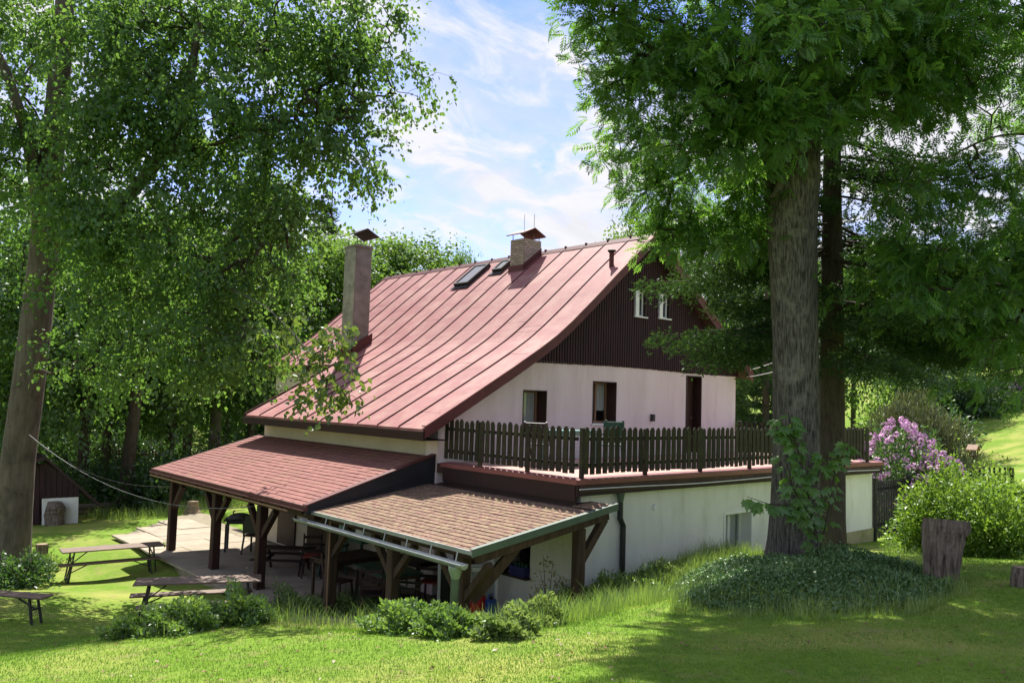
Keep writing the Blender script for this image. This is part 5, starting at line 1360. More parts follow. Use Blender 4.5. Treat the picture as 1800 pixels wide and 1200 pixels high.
for px, D in ((1690, 60), (1722, 62), (1752, 59), (1790, 60), (1830, 61), (1660, 61), (1705, 57.5), (1770, 63), (1640, 50), (1580, 47), (-30, 33), (60, 32), (195, 30.5), (250, 33), (285, 29), (320, 31), (350, 35), (400, 37), (440, 33), (480, 40), (520, 38), (560, 42), (150, 36), (100, 39), (620, 42), (300, 44), (400, 48), (220, 42)):
    o = bush0 if first else copy_tree(bush0); first = False
    q = atD(px, 800, D); o.location = (q[0], q[1], h1(q[0], q[1]) - .05); o.rotation_euler = (0, 0, random.uniform(0, 6.28)); s = random.uniform(.7, 1.25) * (1.5 if px > 900 else 1); o.scale = (s, s, s * random.uniform(.8, 1.1))
def in_poly_v(x, y, poly):
    c = np.zeros(len(x), bool); j = len(poly) - 1
    for i in range(len(poly)):
        xi, yi = poly[i][:2]; xj, yj = poly[j][:2]
        c ^= ((yi > y) != (yj > y)) & (x < (xj - xi) * (y - yi) / (yj - yi + 1e-12) + xi); j = i
    return c
def px_poly(*pp): return [ground_at(*p)[:2] for p in pp]
def sample_poly(poly, n, rng):
    poly = np.array(poly); lo, hi = poly.min(0), poly.max(0)
    o = np.empty((0, 2))
    while len(o) < n:
        q = lo + (hi - lo) * rng.random((n * 2, 2)); o = np.concatenate([o, q[in_poly_v(q[:, 0], q[:, 1], poly)]])
    return o[:n]
def vnoise(x, y, s, seed=0):
    r = np.random.default_rng(seed).random(8) * 6.28
    return (np.sin(x * s + r[0] + 1.7 * np.sin(y * s * .7 + r[1])) + np.sin(y * s * 1.1 + r[2] + 1.5 * np.sin(x * s * .8 + r[3])) + .6 * np.sin((x + y) * s * 1.9 + r[4]) + .6 * np.sin((x - y) * s * 2.3 + r[5])) / 3.2 * .5 + .5
MOUND = px_poly((1158, 1052), (1190, 1025), (1260, 1003), (1330, 998), (1560, 992), (1640, 1005), (1675, 1022), (1672, 1045), (1600, 1068), (1480, 1080), (1300, 1078), (1200, 1066))
c_ = np.mean(MOUND, 0)
rng = np.random.default_rng(91)
q = sample_poly(MOUND, 46000, rng)
def edge_dist(q, poly):
    d = np.full(len(q), 1e9)
    for i in range(len(poly)):
        a, b_ = np.array(poly[i - 1]), np.array(poly[i]); t = np.clip(((q - a) @ (b_ - a)) / ((b_ - a) @ (b_ - a)), 0, 1)
        d = np.minimum(d, np.linalg.norm(q - a - t[:, None] * (b_ - a), axis=1))
    return d
ed_ = edge_dist(q, MOUND) + .35 * (vnoise(q[:, 0], q[:, 1], 5.5, 14) - .5)
kp_ = ed_ > .02; q, ed_ = q[kp_], ed_[kp_]
tap = np.clip(ed_ / .9, .0, 1) ** .9
hh = .03 + (.13 + .30 * vnoise(q[:, 0], q[:, 1], 2.6, 4) ** 1.3 * rng.random(len(q)) ** .4) * tap
P = np.stack([q[:, 0], q[:, 1], H(q[:, 0], q[:, 1]) + hh * rng.random(len(q)) ** .35], 1)
ls = .038 * (.6 + .9 * rng.random(len(q)))
V = leaf_quads(P, rng.normal(size=(len(q), 3)) + (0, 0, .15), rng.normal(size=(len(q), 3)) * .45 + (0, 0, 1), ls, ls * .55)
tag(link('periwinkle_cover', quads_mesh('periwinkle_cover', V, 4, M['leaf_peri'], np.clip(.6 * vnoise(q[:, 0], q[:, 1], 4, 9) + .4 * rng.random(len(q)), 0, 1))), 'dark glossy ground cover spreading over the mound round the ash', 'ground cover', kind='stuff')
def blades(name, P, hts, wid, m, tint, label, rng, bend=.45, cat='grass'):
    n = len(P); a = rng.random(n) * 6.28
    d = np.stack([np.cos(a), np.sin(a), np.zeros(n)], 1); s = np.stack([-np.sin(a), np.cos(a), np.zeros(n)], 1)
    h = hts[:, None]; w = wid[:, None]
    mid = P + UP * h * .6 + d * h * bend * .25; tip = P + UP * h * (1 - bend * .3 * rng.random((n, 1))) + d * h * bend * (.4 + .9 * rng.random((n, 1)))
    V = np.stack([P - s * w, P + s * w, mid + s * w * .75, mid - s * w * .75, tip + s * w * .15, tip - s * w * .15], 1).reshape(-1, 3)
    me2 = quads_mesh(name, V, 6, m, tint, [(0, 1, 2, 3), (3, 2, 4, 5)])
    return tag(link(name, me2), label, cat, kind='stuff')
# mown lawn in reach of the eye
N = 330000
r = np.exp(rng.uniform(math.log(3.2), math.log(17), N)); an = np.radians(rng.uniform(-38, 38, N))
x = (RIGHT[0] * np.sin(an) + FWD[0] * np.cos(an)) * r; y = (RIGHT[1] * np.sin(an) + FWD[1] * np.cos(an)) * r
patio_poly = [(6.6, 9.2), (10.4, 9.2), (10.28, 26.2), (4.7, 25.6), (5.3, 23.2), (6.95, 21.3)]
ok = ~in_poly_v(x, y, MOUND) & ~in_poly_v(x, y, patio_poly) & ~((x > 10.2) & (y > 9.6))
x, y, r = x[ok], y[ok], r[ok]
pt = vnoise(x, y, 1.1, 2) * .55 + vnoise(x, y, 4.3, 5) * .45
keep = rng.random(len(x)) < np.where(pt > .62, .55, 1.0)
x, y, r, pt = x[keep], y[keep], r[keep], pt[keep]
n = len(x)
P = np.stack([x, y, H(x, y) - .004], 1); a = rng.random(n) * 6.28
h = (.012 + .016 * rng.random(n)) * (1 + .25 * (r > 8))
w = .0016 * (1 + r / 6)
d = np.stack([np.cos(a), np.sin(a), np.zeros(n)], 1); s = np.stack([-np.sin(a), np.cos(a), np.zeros(n)], 1)
V = np.stack([P - s * w[:, None], P + s * w[:, None], P + UP * h[:, None] + d * (h * (.2 + .9 * rng.random(n)))[:, None]], 1).reshape(-1, 3)
tag(link('mown_grass', quads_mesh('mown_grass', V, 3, M['blade'], np.clip((pt - .45) * 1.9 + .5 * rng.random(n) - .15, 0, 1))), 'short mown grass of the lawn', 'grass', kind='stuff')
# unmown grass: along the mound, the slope and the bank
def tall_grass(poly, n, hmin, hmax, m, label, seed, name='tall_grass', wd=.0028, bend=.5):
    rng = np.random.default_rng(seed)
    q = sample_poly(poly, n, rng)
    den = vnoise(q[:, 0], q[:, 1], 3.5, seed); k = rng.random(n) < .25 + .9 * den; q = q[k]; den = den[k]
    P = np.stack([q[:, 0], q[:, 1], H(q[:, 0], q[:, 1]) - .02], 1)
    h = hmin + (hmax - hmin) * rng.random(len(q)) ** 1.5 * (.4 + .8 * den)
    return blades(name, P, h, np.full(len(q), wd), m, np.clip(rng.random(len(q)) * .7 + .3 * den, 0, 1), label, rng, bend)
SLOPE = [ground_at(*p)[:2] for p in ((945, 1108), (985, 1068), (1040, 1046), (1100, 1030), (1160, 1020), (1180, 1040), (1150, 1062), (1060, 1085))] + [(11.6, 9.5), (14.2, 9.6), (13.0, 7.6)]
SLOPE = SLOPE[:4] + [(11.0, 9.4), (14.5, 9.6), (12.5, 7.4)] + SLOPE[5:8]
tall_grass(SLOPE, 18000, .10, .42, M['blade_tall'], 'bright unmown grass on the slope below the annex wall', 51)
RIM = px_poly((1170, 1045), (1230, 1050), (1320, 1062), (1480, 1066), (1600, 1054), (1680, 1020), (1705, 1040), (1610, 1082), (1480, 1093), (1300, 1090), (1180, 1078))
tall_grass(MOUND, 5200, .10, .42, M['blade_tall'], 'scattered taller grass growing through the ground cover', 58)
tall_grass(RIM, 9000, .05, .20, M['blade_tall'], 'longer grass along the front rim of the mound', 52)
STRAW = px_poly((430, 1108), (520, 1093), (600, 1090), (700, 1094), (720, 1110), (600, 1100), (520, 1104))
tall_grass(STRAW, 5200, .03, .09, M['straw'], 'dry straw and clippings along the top of the bank', 57, 'straw_litter', .004, 2.6)
TUFT = px_poly((560, 1088), (600, 1062), (680, 1062), (690, 1086), (640, 1096))
tall_grass(TUFT, 4200, .25, .62, M['blade_dark'], 'clump of long dark drooping grass on the bank', 53, 'grass_clump', .0042, .9)
BANKP = px_poly((240, 1120), (300, 1085), (460, 1068), (560, 1066), (650, 1085), (840, 1095), (940, 1090), (960, 1105), (850, 1122), (660, 1112), (450, 1098), (300, 1122))
tall_grass(BANKP, 17000, .08, .36, M['blade_tall'], 'rough grass growing along the bank', 54)
WALLG = px_poly((1545, 975), (1560, 955), (1650, 985), (1700, 1000), (1650, 1008), (1580, 1000))
tall_grass(WALLG, 1800, .08, .25, M['blade_tall'], 'rough grass between the gate and the broad stump', 55)
WOODE = [atD(px, 850, D)[:2] for px, D in ((130, 27), (220, 25.5), (330, 26.5), (450, 29), (520, 33), (400, 34), (200, 31), (120, 30))]
tall_grass(WOODE, 9000, .15, .5, M['blade_tall'], 'long grass at the edge of the wood behind the patio', 56, wd=.007)

# yellowing sapling in front of the porch
def twiggy(name, label, base, tips, leafm, leaf, n, seed, cat='sapling', stem=.008):
    rng = np.random.default_rng(seed); root = empty(name, base, label, cat)
    tips = np.array(tips) - base
    mb = MB(); allp = []
    for t in tips:
        m_ = t * .55 + rng.normal(size=3) * .03
        mb.tube([(0, 0, -.1), m_, t], [stem, stem * .7, stem * .3], 5)
        for u in rng.random(n): allp.append((m_ * (1 - u) + t * u) + rng.normal(size=3) * leaf * .7)
    mb.build('stem', M['twig'], root, world=False)
    P = np.array(allp); ls = leaf * (.6 + .8 * rng.random(len(P)))
    V = leaf_quads(P, rng.normal(size=(len(P), 3)), rng.normal(size=(len(P), 3)) * .6 + (0, 0, .8), ls, ls * .7)
    tag(link('leaves', quads_mesh('leaves', V, 4, leafm, rng.random(len(P))), root), kind='stuff')
    return root
b = ground_at(962, 1085); D_ = float((R.T @ b)[2])
twiggy('young_sapling', 'thin young sapling with straw coloured leaves in front of the porch wall', b, [atD(*p, D_) for p in ((955, 975), (948, 1000), (972, 985), (940, 1025), (978, 1015), (966, 1040), (930, 1042))], M['leaf_autumn'], .065, 12, 4)
b = ground_at(440, 1075); D_ = float((R.T @ b)[2])
twiggy('seeding_weed', 'brown seeding weed standing against the end of the nearer beer table', b, [atD(*p, D_) for p in ((432, 998), (444, 1010), (452, 1022), (426, 1025), (472, 1008), (462, 1030))], M['leaf_autumn'], .028, 9, 6, 'weed', .004)

# maple sapling with large separate leaves, close to the ash trunk
def maple_mesh(seed):
    rng = np.random.default_rng(seed)
    o = [(0, 0), (.10, .05), (.34, .02), (.25, .16), (.50, .30), (.34, .36), (.44, .62), (.22, .55), (.12, .72), (0, 1.0)]
    out_ = o + [(-x, y) for x, y in o[-2:0:-1]]
    v = [(0, .35, 0)] + [(x, y - 0.0, -.35 * abs(x) ** 1.3 - .18 * max(0, y - .5) + rng.normal() * .02) for x, y in out_]
    n = len(out_)
    me = MB().add(v, [(0, i + 1, (i + 1) % n + 1) for i in range(n)]).mesh('leaf', M['leaf_maple'])
    at = me.attributes.new('tint', 'FLOAT', 'POINT'); at.data.foreach_set('value', np.full(len(v), rng.random(), np.float32))
    return me
mls = [maple_mesh(i) for i in range(6)]
DM = DA - .75
mb_ = ground_at(1440, 1012); mb_ = atD(1440, 1005, DM); mb_[2] = h1(mb_[0], mb_[1])
map_ = empty('maple_sapling', mb_, 'young maple sapling with large bright leaves against the ash trunk', 'sapling')
stems = [[(1440, 1005), (1434, 930), (1412, 830), (1392, 745)], [(1438, 980), (1460, 880), (1470, 810), (1490, 775)], [(1434, 930), (1400, 890), (1350, 885), (1312, 872)], [(1437, 960), (1425, 900), (1440, 830), (1450, 790)], [(1412, 830), (1400, 780), (1385, 725)], [(1400, 780), (1380, 760), (1372, 735)], [(1438, 950), (1420, 900), (1395, 860), (1380, 800)]]
s = MB()
leafpts = []
for k, stp in enumerate(stems):
    pts3 = [atD(x, y, DM - .02 * k * (1 if k != 2 else 3)) for x, y in stp]
    s.tube(np.array(pts3), np.linspace(.012, .004, len(pts3)), 6)
    for i in range(len(pts3) - 1):
        for u in (.2, .45, .7, 1.0):
            if i == 0 and u < .5: continue
            leafpts.append(pts3[i] * (1 - u) + pts3[i + 1] * u)
s.build('stem', M['twig'], map_)
for p in leafpts:
    for r_ in range(random.choice((3, 4, 4, 5))):
        a = random.uniform(0, 6.28); ax = nd(RIGHT * math.cos(a) + FWD * math.sin(a) * .6 - UP * random.uniform(.25, .9))
        nr = nd(UP * .8 - FWD * random.uniform(.1, .9) + RIGHT * random.uniform(-.5, .5)); sd = nd(np.cross(ax, nr)); nr = np.cross(sd, ax)
        st_ = p + ax * random.uniform(.04, .10)
        o = bpy.data.objects.new('leaf', random.choice(mls)); COL.objects.link(o); o.parent = map_
        A = Matrix(np.stack([sd, ax, nr], 1).tolist()).to_4x4(); A.translation = Vector(st_) - map_.location
        sc = random.uniform(.11, .20)
        o.matrix_local = A @ Matrix.Diagonal((sc, sc, sc, 1))


# dry leaves and twigs lying on the lawn under the trees
rng = np.random.default_rng(123)
n = 900
r = np.exp(rng.uniform(math.log(3.6), math.log(15), n)); an = np.radians(rng.uniform(-36, 36, n))
x = (RIGHT[0] * np.sin(an) + FWD[0] * np.cos(an)) * r; y = (RIGHT[1] * np.sin(an) + FWD[1] * np.cos(an)) * r
ok = ~in_poly_v(x, y, patio_poly) & ~((x > 10.2) & (y > 9.6)) & (vnoise(x, y, .9, 31) > .42); x, y = x[ok], y[ok]
P = np.stack([x, y, H(x, y) + .018], 1); ls = .022 + .035 * rng.random(len(x))
V = leaf_quads(P, rng.normal(size=(len(x), 3)) * (1, 1, .15), rng.normal(size=(len(x), 3)) * .25 + (0, 0, 1), ls, ls * .6)
tag(link('leaf_litter', quads_mesh('leaf_litter', V, 4, M['straw'], rng.random(len(x)))), 'few dry fallen leaves scattered over the lawn', 'leaf litter', kind='stuff')

#@@THINGS
# ------------------------------------------------------------------ beer tables and benches on the lawn
def beer_set(name, label, L_, wd, ht, group):
    r = empty(name, (0, 0, 0), label, 'table' if 'table' in name else 'bench', group)
    if wd > .4:
        for k in (-1, 0, 1): MB().bb((-L_ / 2, k * wd / 3 - wd / 6 + .003, ht - .028), (L_ / 2, k * wd / 3 + wd / 6 - .003, ht)).build('board', M['table_top'], r, world=False, bevel=.004)
    else: MB().bb((-L_ / 2, -wd / 2, ht - .028), (L_ / 2, wd / 2, ht)).build('board', M['table_top'], r, world=False, bevel=.006)
    for sx in (-1, 1):
        x = sx * (L_ / 2 - .24); mb = MB(); w2_ = wd / 2 - .05
        for sy in (-1, 1):
            mb.beam((x, sy * w2_, ht - .03), (x + sx * .10, sy * (w2_ + .02), -.05), .03, .03)
        mb.beam((x + sx * .04, -w2_, ht * .55), (x + sx * .04, w2_, ht * .55), .025, .025)
        mb.beam((x, -w2_, ht - .035), (x, w2_, ht - .035), .03, .02)
        if wd > .4:
            mb.beam((x + sx * .09, -w2_, ht * .18), (x + sx * .09, w2_, ht * .18), .025, .025); mb.beam((x + sx * .02, -w2_, ht * .86), (x + sx * .04, w2_, ht * .56), .02, .02); mb.beam((x + sx * .02, w2_, ht * .86), (x + sx * .04, -w2_, ht * .56), .02, .02)
        mb.beam((x + sx * .05, 0, ht * .55), (x - sx * .34, 0, ht - .03), .02, .02)
        mb.build('leg_frame', M['dark_metal'], r, world=False)
    return r
G_T, G_B = 'folding beer tables on the lawn', 'folding beer benches on the lawn'
tA = beer_set('beer_table', 'farther folding beer table, on the sunny lawn before the veranda', 2.1, .56, .75, G_T)
tB = copy_tree(tA); tB['label'] = 'nearer folding beer table, just behind the planted bank'
bA = beer_set('beer_bench', 'folding bench in front of the farther beer table', 2.05, .27, .46, G_B)
def set_line(o, a, b, z, h):
    p, q = onZ(*a, z), onZ(*b, z); c = (p + q) / 2
    o.location = (c[0], c[1], z - h); o.rotation_euler = (0, 0, math.atan2(q[1] - p[1], q[0] - p[0])); return o
set_line(tA, (107, 967), (285, 954), -3.58, .75); set_line(tB, (240, 1021), (457, 1014), -3.34, .75)
set_line(bA, (103, 993), (281, 978), -3.84, .46)
b2 = copy_tree(bA); b2['label'] = 'folding bench behind the nearer beer table'; set_line(b2, (232, 1045), (440, 1035), -3.62, .46)
b3 = copy_tree(bA); b3['label'] = 'folding bench in front of the nearer beer table, half hidden by plants'; set_line(b3, (250, 1066), (455, 1053), -3.60, .46)
gb = ground_at(50, 1088); b4 = copy_tree(bA); b4['label'] = 'folding bench cut off by the left edge of the picture'; set_line(b4, (-120, 1031), (82, 1047), gb[2] + .44, .46)

# ------------------------------------------------------------------ stumps, shed, wood
def stump(name, label, base, prof, sides, seed, top_tilt=(0, 0), m=None):
    """prof: (height, radius, shift along RIGHT)"""
    rng = np.random.default_rng(seed); r = empty(name, base, label, 'stump')
    an = np.linspace(0, 2 * np.pi, sides, endpoint=False); ph = rng.random(4) * 6.28
    rings = []
    P = np.array(prof); hs = np.linspace(P[0, 0], P[-1, 0], 14)
    for h in hs:
        rad = np.interp(h, P[:, 0], P[:, 1]); sh = np.interp(h, P[:, 0], P[:, 2])
        rr = rad * (1 + .06 * np.sin(an * 5 + ph[0]) + .05 * np.sin(an * 9 + ph[1] + h * 2) - .07 * np.abs(np.sin(an * 8.5 + ph[2] + h)) + .025 * rng.normal(size=sides) + .05 * math.sin(h * 9 + ph[3]))
        f = (h - P[0, 0]) / (P[-1, 0] - P[0, 0])
        x = np.cos(an) * rr + sh; y = np.sin(an) * rr
        z = h + f ** 6 * (top_tilt[0] * x + top_tilt[1] * y)
        rings.append(x[:, None] * RIGHT + y[:, None] * FWD + z[:, None] * UP)
    V = np.array(rings); k = len(V)
    fs = [(i * sides + j, i * sides + (j + 1) % sides, (i + 1) * sides + (j + 1) % sides, (i + 1) * sides + j) for i in range(k - 1) for j in range(sides)]
    MB().add(V.reshape(-1, 3), fs).build('bark', m or M['stump_side'], r, world=False)
    top = V[-1]; c = top.mean(0) + UP * .004
    inner = c + (top - c) * .96 + UP * .003
    MB().add(np.concatenate([[c], inner]), [(0, 1 + j, 1 + (j + 1) % sides) for j in range(sides)]).build('sawn_top', M['stump_top'], r, world=False)
    return r
b = ground_at(1657, 1024); d_ = float((R.T @ b)[2]); u = d_ / F
stump('tree_stump', 'tall broad tree stump with a flared top beside the yellow green shrubs', b, [(-.1, 31 * u, 0), (.1, 29 * u, 0), (55 * u, 30 * u, 2 * u), (80 * u, 32 * u, 4 * u), (95 * u, 39 * u, 9 * u), (110 * u, 37 * u, 8 * u)], 44, 3, (-.06, -.10))
b = ground_at(1794, 1030); u = float((R.T @ b)[2]) / F
stump('tree_stump', 'low tree stump at the right edge of the lawn', b, [(-.1, 18 * u, 0), (15 * u, 15 * u, 0), (33 * u, 14 * u, 2 * u)], 20, 4)
b = ground_at(72, 979); u = float((R.T @ b)[2]) / F
stump('stool_log', 'short sawn log standing as a seat on the sunny lawn', b, [(-.05, 9.5 * u, 0), (21 * u, 10.5 * u, 0)], 18, 5)
b = ground_at(338, 902); u = float((R.T @ b)[2]) / F
stump('tree_stump', 'small pale stump at the edge of the wood seen under the veranda roof', b, [(-.05, 17 * u, 0), (6 * u, 12 * u, 0), (20 * u, 10 * u, 0)], 16, 6, m=M['stump_top'])
shD = 26.0
sb_ = ground_at(105, 921); shD = float((R.T @ sb_)[2]); u = shD / F
ED = nd(FWD * .82 - RIGHT * .6)
shed = empty('shed', sb_, 'small dark boarded shed with a white base at the left edge of the wood', 'shed')
def sp(px, py, dep=0.0): return atD(px, py, shD) + ED * dep
def panel(a, b, c, d, th): # quad in the facade plane with thickness
    q = np.array([a, b, c, d]); return MB().add(np.concatenate([q, q + ED * th]), [(0, 1, 2, 3), (7, 6, 5, 4), (0, 4, 5, 1), (1, 5, 6, 2), (2, 6, 7, 3), (3, 7, 4, 0)])
panel(sp(74, 925), sp(137, 919), sp(138, 873), sp(74, 876), 2.2).build('base_wall', M['white_wall'], shed)
n = 15
for k in range(n):
    x0 = -10 + k * 10.0; x1 = x0 + 9.2
    bot = 876 - (x0 - 74) * .05 if x0 > 68 else 922
    t0 = 812 + abs(x0 - 80) * (.72 if x0 > 80 else .35); t1 = 812 + abs(x1 - 80) * (.72 if x1 > 80 else .35)
    t0, t1 = max(t0, 812), max(t1, 812)
    if t0 < bot - 3: panel(sp(x0, bot), sp(x1, bot), sp(x1, min(t1, bot)), sp(x0, t0), .03 + .0 * k).build('board', M['clad'], shed)
panel(sp(-12, 915, .06), sp(134, 915, .06), sp(134, 866, .06), sp(80, 822, .06), 2.0).build('inner_wall', M['fascia'], shed)
rf = MB()
for (a, b_) in (((78, 800), (172, 882)), ((78, 800), (-40, 840))):
    p, q = sp(*a, -.35), sp(*b_, -.35)
    rf.add(np.array([p, q, q + ED * 2.9, p + ED * 2.9, p - UP * .1, q - UP * .1, q + ED * 2.9 - UP * .1, p + ED * 2.9 - UP * .1]), [(0, 1, 2, 3), (7, 6, 5, 4), (0, 4, 5, 1), (1, 5, 6, 2), (2, 6, 7, 3), (3, 7, 4, 0)])
rf.build('roof', M['fascia'], shed)
b = ground_at(106, 921) - FWD * .35; b[2] = h1(b[0], b[1])
stump('log_upright', 'dark knotty log standing against the white base of the shed', b, [(-.1, 17 * u, 0), (18 * u, 15 * u, -2 * u), (30 * u, 17 * u, 1 * u), (40 * u, 12 * u, -2 * u)], 18, 9)
b = ground_at(150, 905)
lg = empty('log_pile', b, 'few split logs lying right of the shed', 'log pile')
for k in range(5): MB().tube([np.array([-.5, k % 3 * .2, .08 + .16 * (k // 3)]), np.array([.5 + .1 * k, k % 3 * .2 + .05, .08 + .16 * (k // 3)])], .085, 9).build('log', M['stump_side'], lg, world=False)

# ------------------------------------------------------------------ fences, gate, bird feeder
def fence(name, label, pts, h, pitch, m, pwid=.07, cat='fence', pointed=True, postw=.09):
    root = empty(name, pts[0], label, cat)
    me = MB().prism([(-pwid / 2, 0), (pwid / 2, 0), (pwid / 2, h - .04), (0, h if pointed else h - .03), (-pwid / 2, h - .04)], 'y', -.01, .01).mesh('picket', m)
    for a, b in zip(pts[:-1], pts[1:]):
        a, b = np.array(a, float), np.array(b, float); L_ = np.linalg.norm((b - a)[:2]); n = int(L_ / pitch); an_ = math.atan2(b[1] - a[1], b[0] - a[0])
        for k in range(n):
            c = a + (b - a) * (k + .5) / n
            link('picket', me, root, world=True, loc=(c[0], c[1], c[2] + .06), rot=(random.uniform(-.02, .02), random.uniform(-.02, .02), an_))
        nv = np.array([-math.sin(an_), math.cos(an_), 0]) * .03
        for z in (.25, h - .2): MB().beam(a + nv + UP * z, b + nv + UP * z, .03, .06).build('rail', m, root)
        for k in range(int(L_ / 2.2) + 2):
            c = a + (b - a) * k / (int(L_ / 2.2) + 1) + nv * 2.6
            MB().bb((c[0] - postw / 2, c[1] - postw / 2, c[2] - .3), (c[0] + postw / 2, c[1] + postw / 2, c[2] + h)).build('post', m, root)
    return root
def gpt(px, D): q = atD(px, 800, D); return np.array([q[0], q[1], h1(q[0], q[1])])
fence('picket_fence', 'dark picket fence along the foot of the meadow', [gpt(1672, 27.5), gpt(1780, 27.0)], 1.0, .15, M['picket'])
fence('picket_fence', 'reddish picket fence glimpsed among the trunks right of the shed', [gpt(95, 40), gpt(300, 40)], 1.1, .16, M['verge'])
fence('picket_fence', 'grey picket fence at the edge of the wood seen under the veranda', [gpt(375, 36), gpt(470, 36)], 1.0, .16, M['grey_wood'])
ga, gb_ = np.array([21.12, 9.8, -3.2]), np.array([22.7, 9.7, -3.1])
gate = empty('garden_gate', ga, 'tall black slatted gate beside the annex corner', 'gate')
g0, g1 = onY(1535, 850, 9.72), onY(1590, 850, 9.72)
for k, x in enumerate(np.linspace(21.2, 23.0, 14)): MB().bb((x - .03, 9.70, h1(x, 9.7) + .05), (x + .03, 9.73, -1.80)).build('slat', M['dark_metal'], gate)
MB().bb((21.15, 9.735, -2.05), (23.05, 9.77, -1.97)).bb((21.15, 9.735, -2.95), (23.05, 9.77, -2.87)).build('gate_rail', M['dark_metal'], gate)
for x in (21.12, 23.1): MB().bb((x - .045, 9.68, -3.5), (x + .045, 9.77, -1.72)).build('post', M['dark_metal'], gate)
b = gpt(1711, 26.0)
bf = empty('bird_feeder', b, 'small wooden bird feeder house on a post by the far hedge', 'bird feeder')
bf.scale = (.62, .62, 1)
u = 26.0 / F; tz = atD(1711, 796, 26.0)[2] - b[2]
MB().bb((-.03, -.03, -.2), (.03, .03, tz - .10)).build('post', M['grey_wood'], bf, world=False)
MB().bb((-.2, -.2, tz - .10), (.2, .2, tz - .07)).build('tray', M['grey_wood'], bf, world=False)
for sx in (-1, 1):
    for sy in (-1, 1): MB().bb((sx * .15 - .015, sy * .15 - .015, tz - .07), (sx * .15 + .015, sy * .15 + .015, tz + .10)).build('corner_post', M['grey_wood'], bf, world=False)
MB().prism([(-.27, tz + .08), (0, tz + .24), (.27, tz + .08), (.27, tz + .11), (0, tz + .27), (-.27, tz + .11)], 'y', -.25, .25).build('roof', M['light_wood'], bf, world=False)

# ------------------------------------------------------------------ wires
def sag(p, q, s, n=16): t = np.linspace(0, 1, n); return np.asarray(p) * (1 - t)[:, None] + np.asarray(q) * t[:, None] - UP * (4 * s * t * (1 - t))[:, None]
tr = atD(50, 763, DL - .45)
tag(MB().tube(sag(tr, (7.15, 15.6, -2.25), .55), .007, 6).build('cable', M['wire']), 'thin sagging cable from the leaning tree to the veranda eave', 'cable')
tag(MB().tube(sag(tr - UP * .06, (7.2, 20.2, -2.30), .35), .006, 6).build('cable', M['wire']), 'second cable from the leaning tree to the far veranda post', 'cable')
tag(MB().tube(sag((20.95, 13.3, 1.05), np.array(sb) + (0, .1, 3.62), .06), .012, 6).build('cable', M['white_wire']), 'upper pale cable between the house eave and the spruce', 'cable')
tag(MB().tube(sag((20.95, 13.4, .85), np.array(sb) + (0, .1, 3.35), .06), .010, 6).build('cable', M['white_wire']), 'lower pale cable between the house eave and the spruce', 'cable')

# ------------------------------------------------------------------ things on the roof terrace
def table(name, label, loc, rz, L_, wd, ht, m, lm, group=None, legw=.05, cat='table'):
    r = empty(name, loc, label, cat, group, rz)
    MB().bb((-L_ / 2, -wd / 2, ht - .035), (L_ / 2, wd / 2, ht)).build('table_top', m, r, world=False, bevel=.006)
    MB().bb((-L_ / 2 + .06, -wd / 2 + .06, ht - .11), (L_ / 2 - .06, wd / 2 - .06, ht - .036)).build('apron', lm, r, world=False)
    for sx in (-1, 1):
        for sy in (-1, 1): MB().box((sx * (L_ / 2 - .06), sy * (wd / 2 - .06), (ht - .111) / 2), (legw, legw, ht - .111)).build('leg', lm, r, world=False)
    return r
def chair(name, label, loc, rz, m, style='ladder', seat_m=None, group=None):
    r = empty(name, loc, label, 'chair', group, rz)
    MB().bb((-.21, -.20, .425), (.21, .20, .455)).build('seat', seat_m or m, r, world=False, bevel=.008)
    for sx in (-1, 1):
        MB().beam((sx * .18, -.17, .424), (sx * .20, -.21, 0), .035, .035).build('leg', m, r, world=False)
        MB().beam((sx * .18, .18, .424), (sx * .20, .24, 0), .035, .035).build('leg', m, r, world=False)
        MB().beam((sx * .19, .18, .455), (sx * .18, .27, .95), .035, .03).build('back_post', m, r, world=False)
    if style == 'ladder':
        for z in (.58, .72, .88): MB().beam((-.17, .20 + (z - .455) * .18, z), (.17, .20 + (z - .455) * .18, z), .02, .06).build('slat', m, r, world=False)
    elif style == 'solid':
        MB().prism([(-.17, .52), (.17, .52), (.20, .75), (.13, .93), (-.13, .93), (-.20, .75)], 'y', .225, .25).build('backrest', m, r, world=False)
    else:
        MB().bb((-.22, .205, .50), (.22, .235, .92)).build('backrest', m, r, world=False, bevel=.02)
        for sx in (-1, 1): MB().beam((sx * .24, -.2, .64), (sx * .24, .22, .66), .05, .03).build('armrest', m, r, world=False)
    return r
q = onZ(975, 812, -1.305); q = np.array([q[0], min(q[1], 13.0), -1.305])
table('garden_table', 'pale green garden table behind the terrace pickets', (12.15, 11.9, -1.303), .1, 1.1, .7, .72, M['turquoise'], M['turquoise'])
chair('garden_chair', 'dark green plastic chair on the terrace at the pale green table', (12.75, 11.3, -1.303), 2.6, M['green_plastic'], 'plastic')
fc = empty('folding_chair', (11.35, 11.9, -1.303), 'black folding chair with crossed legs on the terrace', 'chair', rz=.5)
for sy in (-1, 1):
    MB().beam((-.28, sy * .24, 0), (.24, sy * .24, .62), .03, .03).build('leg', M['dark_metal'], fc, world=False); MB().beam((.28, sy * .22, 0), (-.32, sy * .22, .88), .03, .03).build('leg', M['dark_metal'], fc, world=False)
MB().bb((-.22, -.21, .42), (.22, .21, .445)).build('seat', M['black_plastic'], fc, world=False); MB().beam((-.22, 0, .55), (-.32, 0, .86), .40, .02).build('backrest', M['black_plastic'], fc, world=False)

